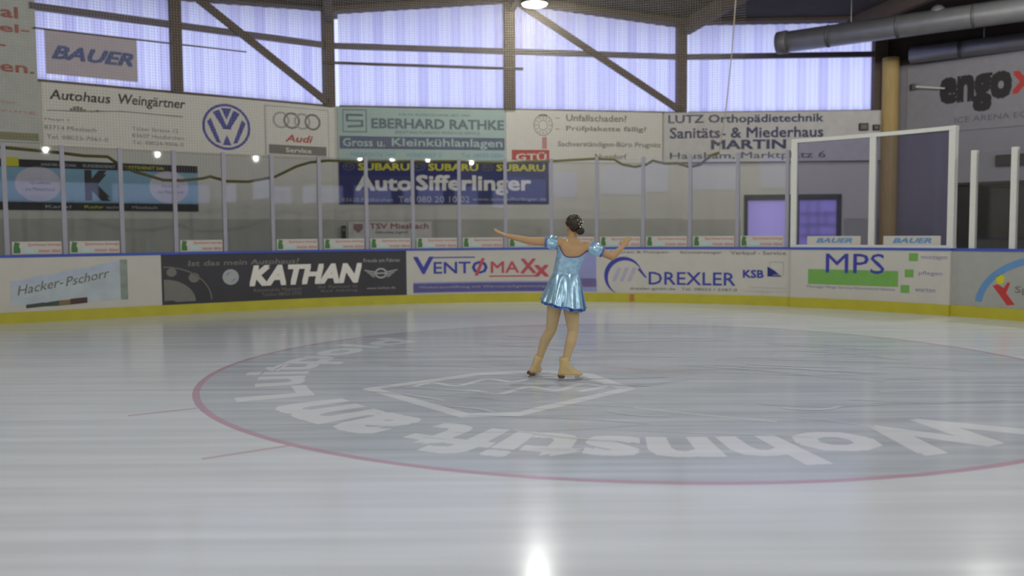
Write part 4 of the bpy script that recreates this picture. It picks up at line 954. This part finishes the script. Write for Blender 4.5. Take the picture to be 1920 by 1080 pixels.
# hair: smooth cap over the back of the head and a low bun with small white flowers
hv, hf = ellipsoid(fp(0, -0.014, 0.018), (0.081, 0.092, 0.09), 40, 26, Rh)
hv = [V(p) + (V(p) - HC).normalized() * 0.003 * math.sin(40 * (V(p) - HC).dot(FS) / 0.08 * 0.5 + 18 * p.z) for p in hv]
def keep(p):
    q = p - HC; f_, u_, s_ = q.dot(FD), q.dot(FU), abs(q.dot(FS))
    return u_ > -0.068 + 0.0 * f_ and (f_ < 0.015 + 0.5 * (u_ - 0.03) or u_ > 0.068) and not (u_ < -0.02 and f_ > -0.035 and s_ > 0.05)
hf = [q for q in hf if all(keep(hv[i]) for i in q)]
G().add(hv, hf).obj('hair', HAIR, person, True)
bn = G(); BC = V((0.672, YB - 0.062, 1.487)); v_, f_ = ellipsoid(BC, (0.040, 0.036, 0.038), 24, 14)
v_ = [V(p) + (V(p) - BC).normalized() * 0.004 * math.sin(9 * math.atan2(p.z - BC.z, p.x - BC.x) + 120 * (p.y - BC.y)) for p in v_]
bun = G().add(v_, f_).obj('hair_bun', HAIR, person, True)
FLW = mat('flower_white', (224, 214, 196), 0.5)
for k, (s, u) in enumerate(((-0.02, 0.045), (0.012, 0.030), (0.03, 0.0), (0.005, -0.02), (0.035, -0.035), (-0.01, 0.008), (0.045, 0.028))):
    c = fp(s + 0.015, -0.108 + 0.5 * abs(s), u); g = G()
    for i in range(5): g.add(*ellipsoid(c + V((0.005 * math.cos(i * 1.257), -0.001, 0.005 * math.sin(i * 1.257))), (0.0036, 0.002, 0.0036), 6, 4))
    g.obj('hair_flower', FLW, person)['kind'] = 'stuff'
# face details (turned away from the camera)
EYE = mat('eye_dark', (50, 40, 34), 0.2); LIP = mat('lips', (170, 90, 84), 0.4)
for s in (-1, 1):
    G().add(*ellipsoid(fp(s * 0.030, 0.078, 0.008), (0.012, 0.008, 0.0065), 10, 6, Rh)).obj('eye', EYE, person)
    G().add(*tube([fp(s * 0.014, 0.086, 0.026), fp(s * 0.03, 0.084, 0.031), fp(s * 0.046, 0.072, 0.026)], 0.003, 5)).obj('eyebrow', HAIR, person)
G().add(*tube([fp(-0.02, 0.088, -0.052), fp(0, 0.094, -0.05), fp(0.02, 0.088, -0.052)], [0.003, 0.005, 0.003], 6)).obj('mouth', LIP, person)
G().add(*ellipsoid(V((0.543, YB - 0.052, 1.395)), (0.008, 0.006, 0.016), 8, 6)).obj('dress_tie_end', FLW, person)
# skates
def skate(ankle, yaw, roll):
    M_ = Matrix.Translation(ankle) @ Matrix.Rotation(yaw, 4, 'Z') @ Matrix.Rotation(roll, 4, 'X')
    def T_(p): return M_ @ V(p)
    # local: x forward, z up, ankle joint at origin, ground at z = -0.175
    sec = []
    for z, x0, rx, ry in ((0.05, -0.004, 0.052, 0.046), (0.02, -0.006, 0.050, 0.044), (-0.02, -0.004, 0.052, 0.042), (-0.05, 0.006, 0.062, 0.042), (-0.075, 0.03, 0.092, 0.042), (-0.098, 0.048, 0.116, 0.044), (-0.115, 0.055, 0.126, 0.045), (-0.124, 0.055, 0.124, 0.043)):
        r_ = []
        for j in range(28):
            a = 2 * PI * j / 28; cx_, sy_ = math.cos(a), math.sin(a)
            yy = ry * sy_ * (1.0 - 0.22 * (abs(cx_) ** 3)) * (1.0 - (0.12 if z < -0.06 and -0.5 < cx_ < 0.2 else 0)); zz = z
            if z < -0.05 and cx_ > 0: zz = z - 0.006 * cx_
            r_.append(T_((x0 + rx * cx_, yy, zz)))
        sec.append(r_)
    o = G().add(*loft(sec)).obj('skate_boot', BOOT, person, True)
    g = G()
    rg = []
    for z, s_ in ((-0.122, 1.0), (-0.134, 1.0)):
        rg.append([T_((0.055 + 0.122 * math.cos(2 * PI * j / 24) * s_, 0.041 * math.sin(2 * PI * j / 24) * (1 - 0.2 * abs(math.cos(2 * PI * j / 24)) ** 3), z)) for j in range(24)])
    G().add(*loft(rg)).obj('sole', BOOT, o)
    v = [T_((x, y, z)) for z, e in ((-0.130, 0), (-0.158, 0.006)) for x, y in ((-0.070 + e, -0.034), (-0.004 - e, -0.034), (-0.004 - e, 0.034), (-0.070 + e, 0.034))]
    G().add(v, HEX).obj('heel', HEEL, o)
    bl = G()
    prof = [(-0.075, -0.178), (-0.06, -0.187), (0.12, -0.189), (0.165, -0.184), (0.185, -0.168), (0.178, -0.160), (0.10, -0.172), (-0.07, -0.172)]
    k = len(prof); vv = [T_((x, -0.002, z)) for x, z in prof] + [T_((x, 0.002, z)) for x, z in prof]
    bl.add(vv, [tuple(range(k)), tuple(range(2 * k - 1, k - 1, -1))] + [(i, k + i, k + (i + 1) % k, (i + 1) % k) for i in range(k)])
    for x0, x1, zt in ((-0.055, -0.02, -0.156), (0.10, 0.15, -0.132)):
        bl.add([T_((x, y, z)) for z in (-0.174, zt) for x, y in ((x0, -0.004), (x1, -0.004), (x1, 0.004), (x0, 0.004))], HEX)
    bl.obj('blade', STEEL, o)
    g = G()
    for i in range(4): g.add(*tube([T_((0.048 + 0.012 * i, -0.022, 0.03 - 0.026 * i)), T_((0.056 + 0.014 * i, 0.0, 0.034 - 0.026 * i)), T_((0.048 + 0.012 * i, 0.022, 0.03 - 0.026 * i))], 0.0028, 5))
    g.obj('boot_lace', WHITE2, o)['kind'] = 'stuff'
skate(V((0.520, YB - 0.005, 0.190)), math.radians(6), 0.0)
skate(V((0.256, 8.80, 0.178)), math.radians(62), math.radians(24))
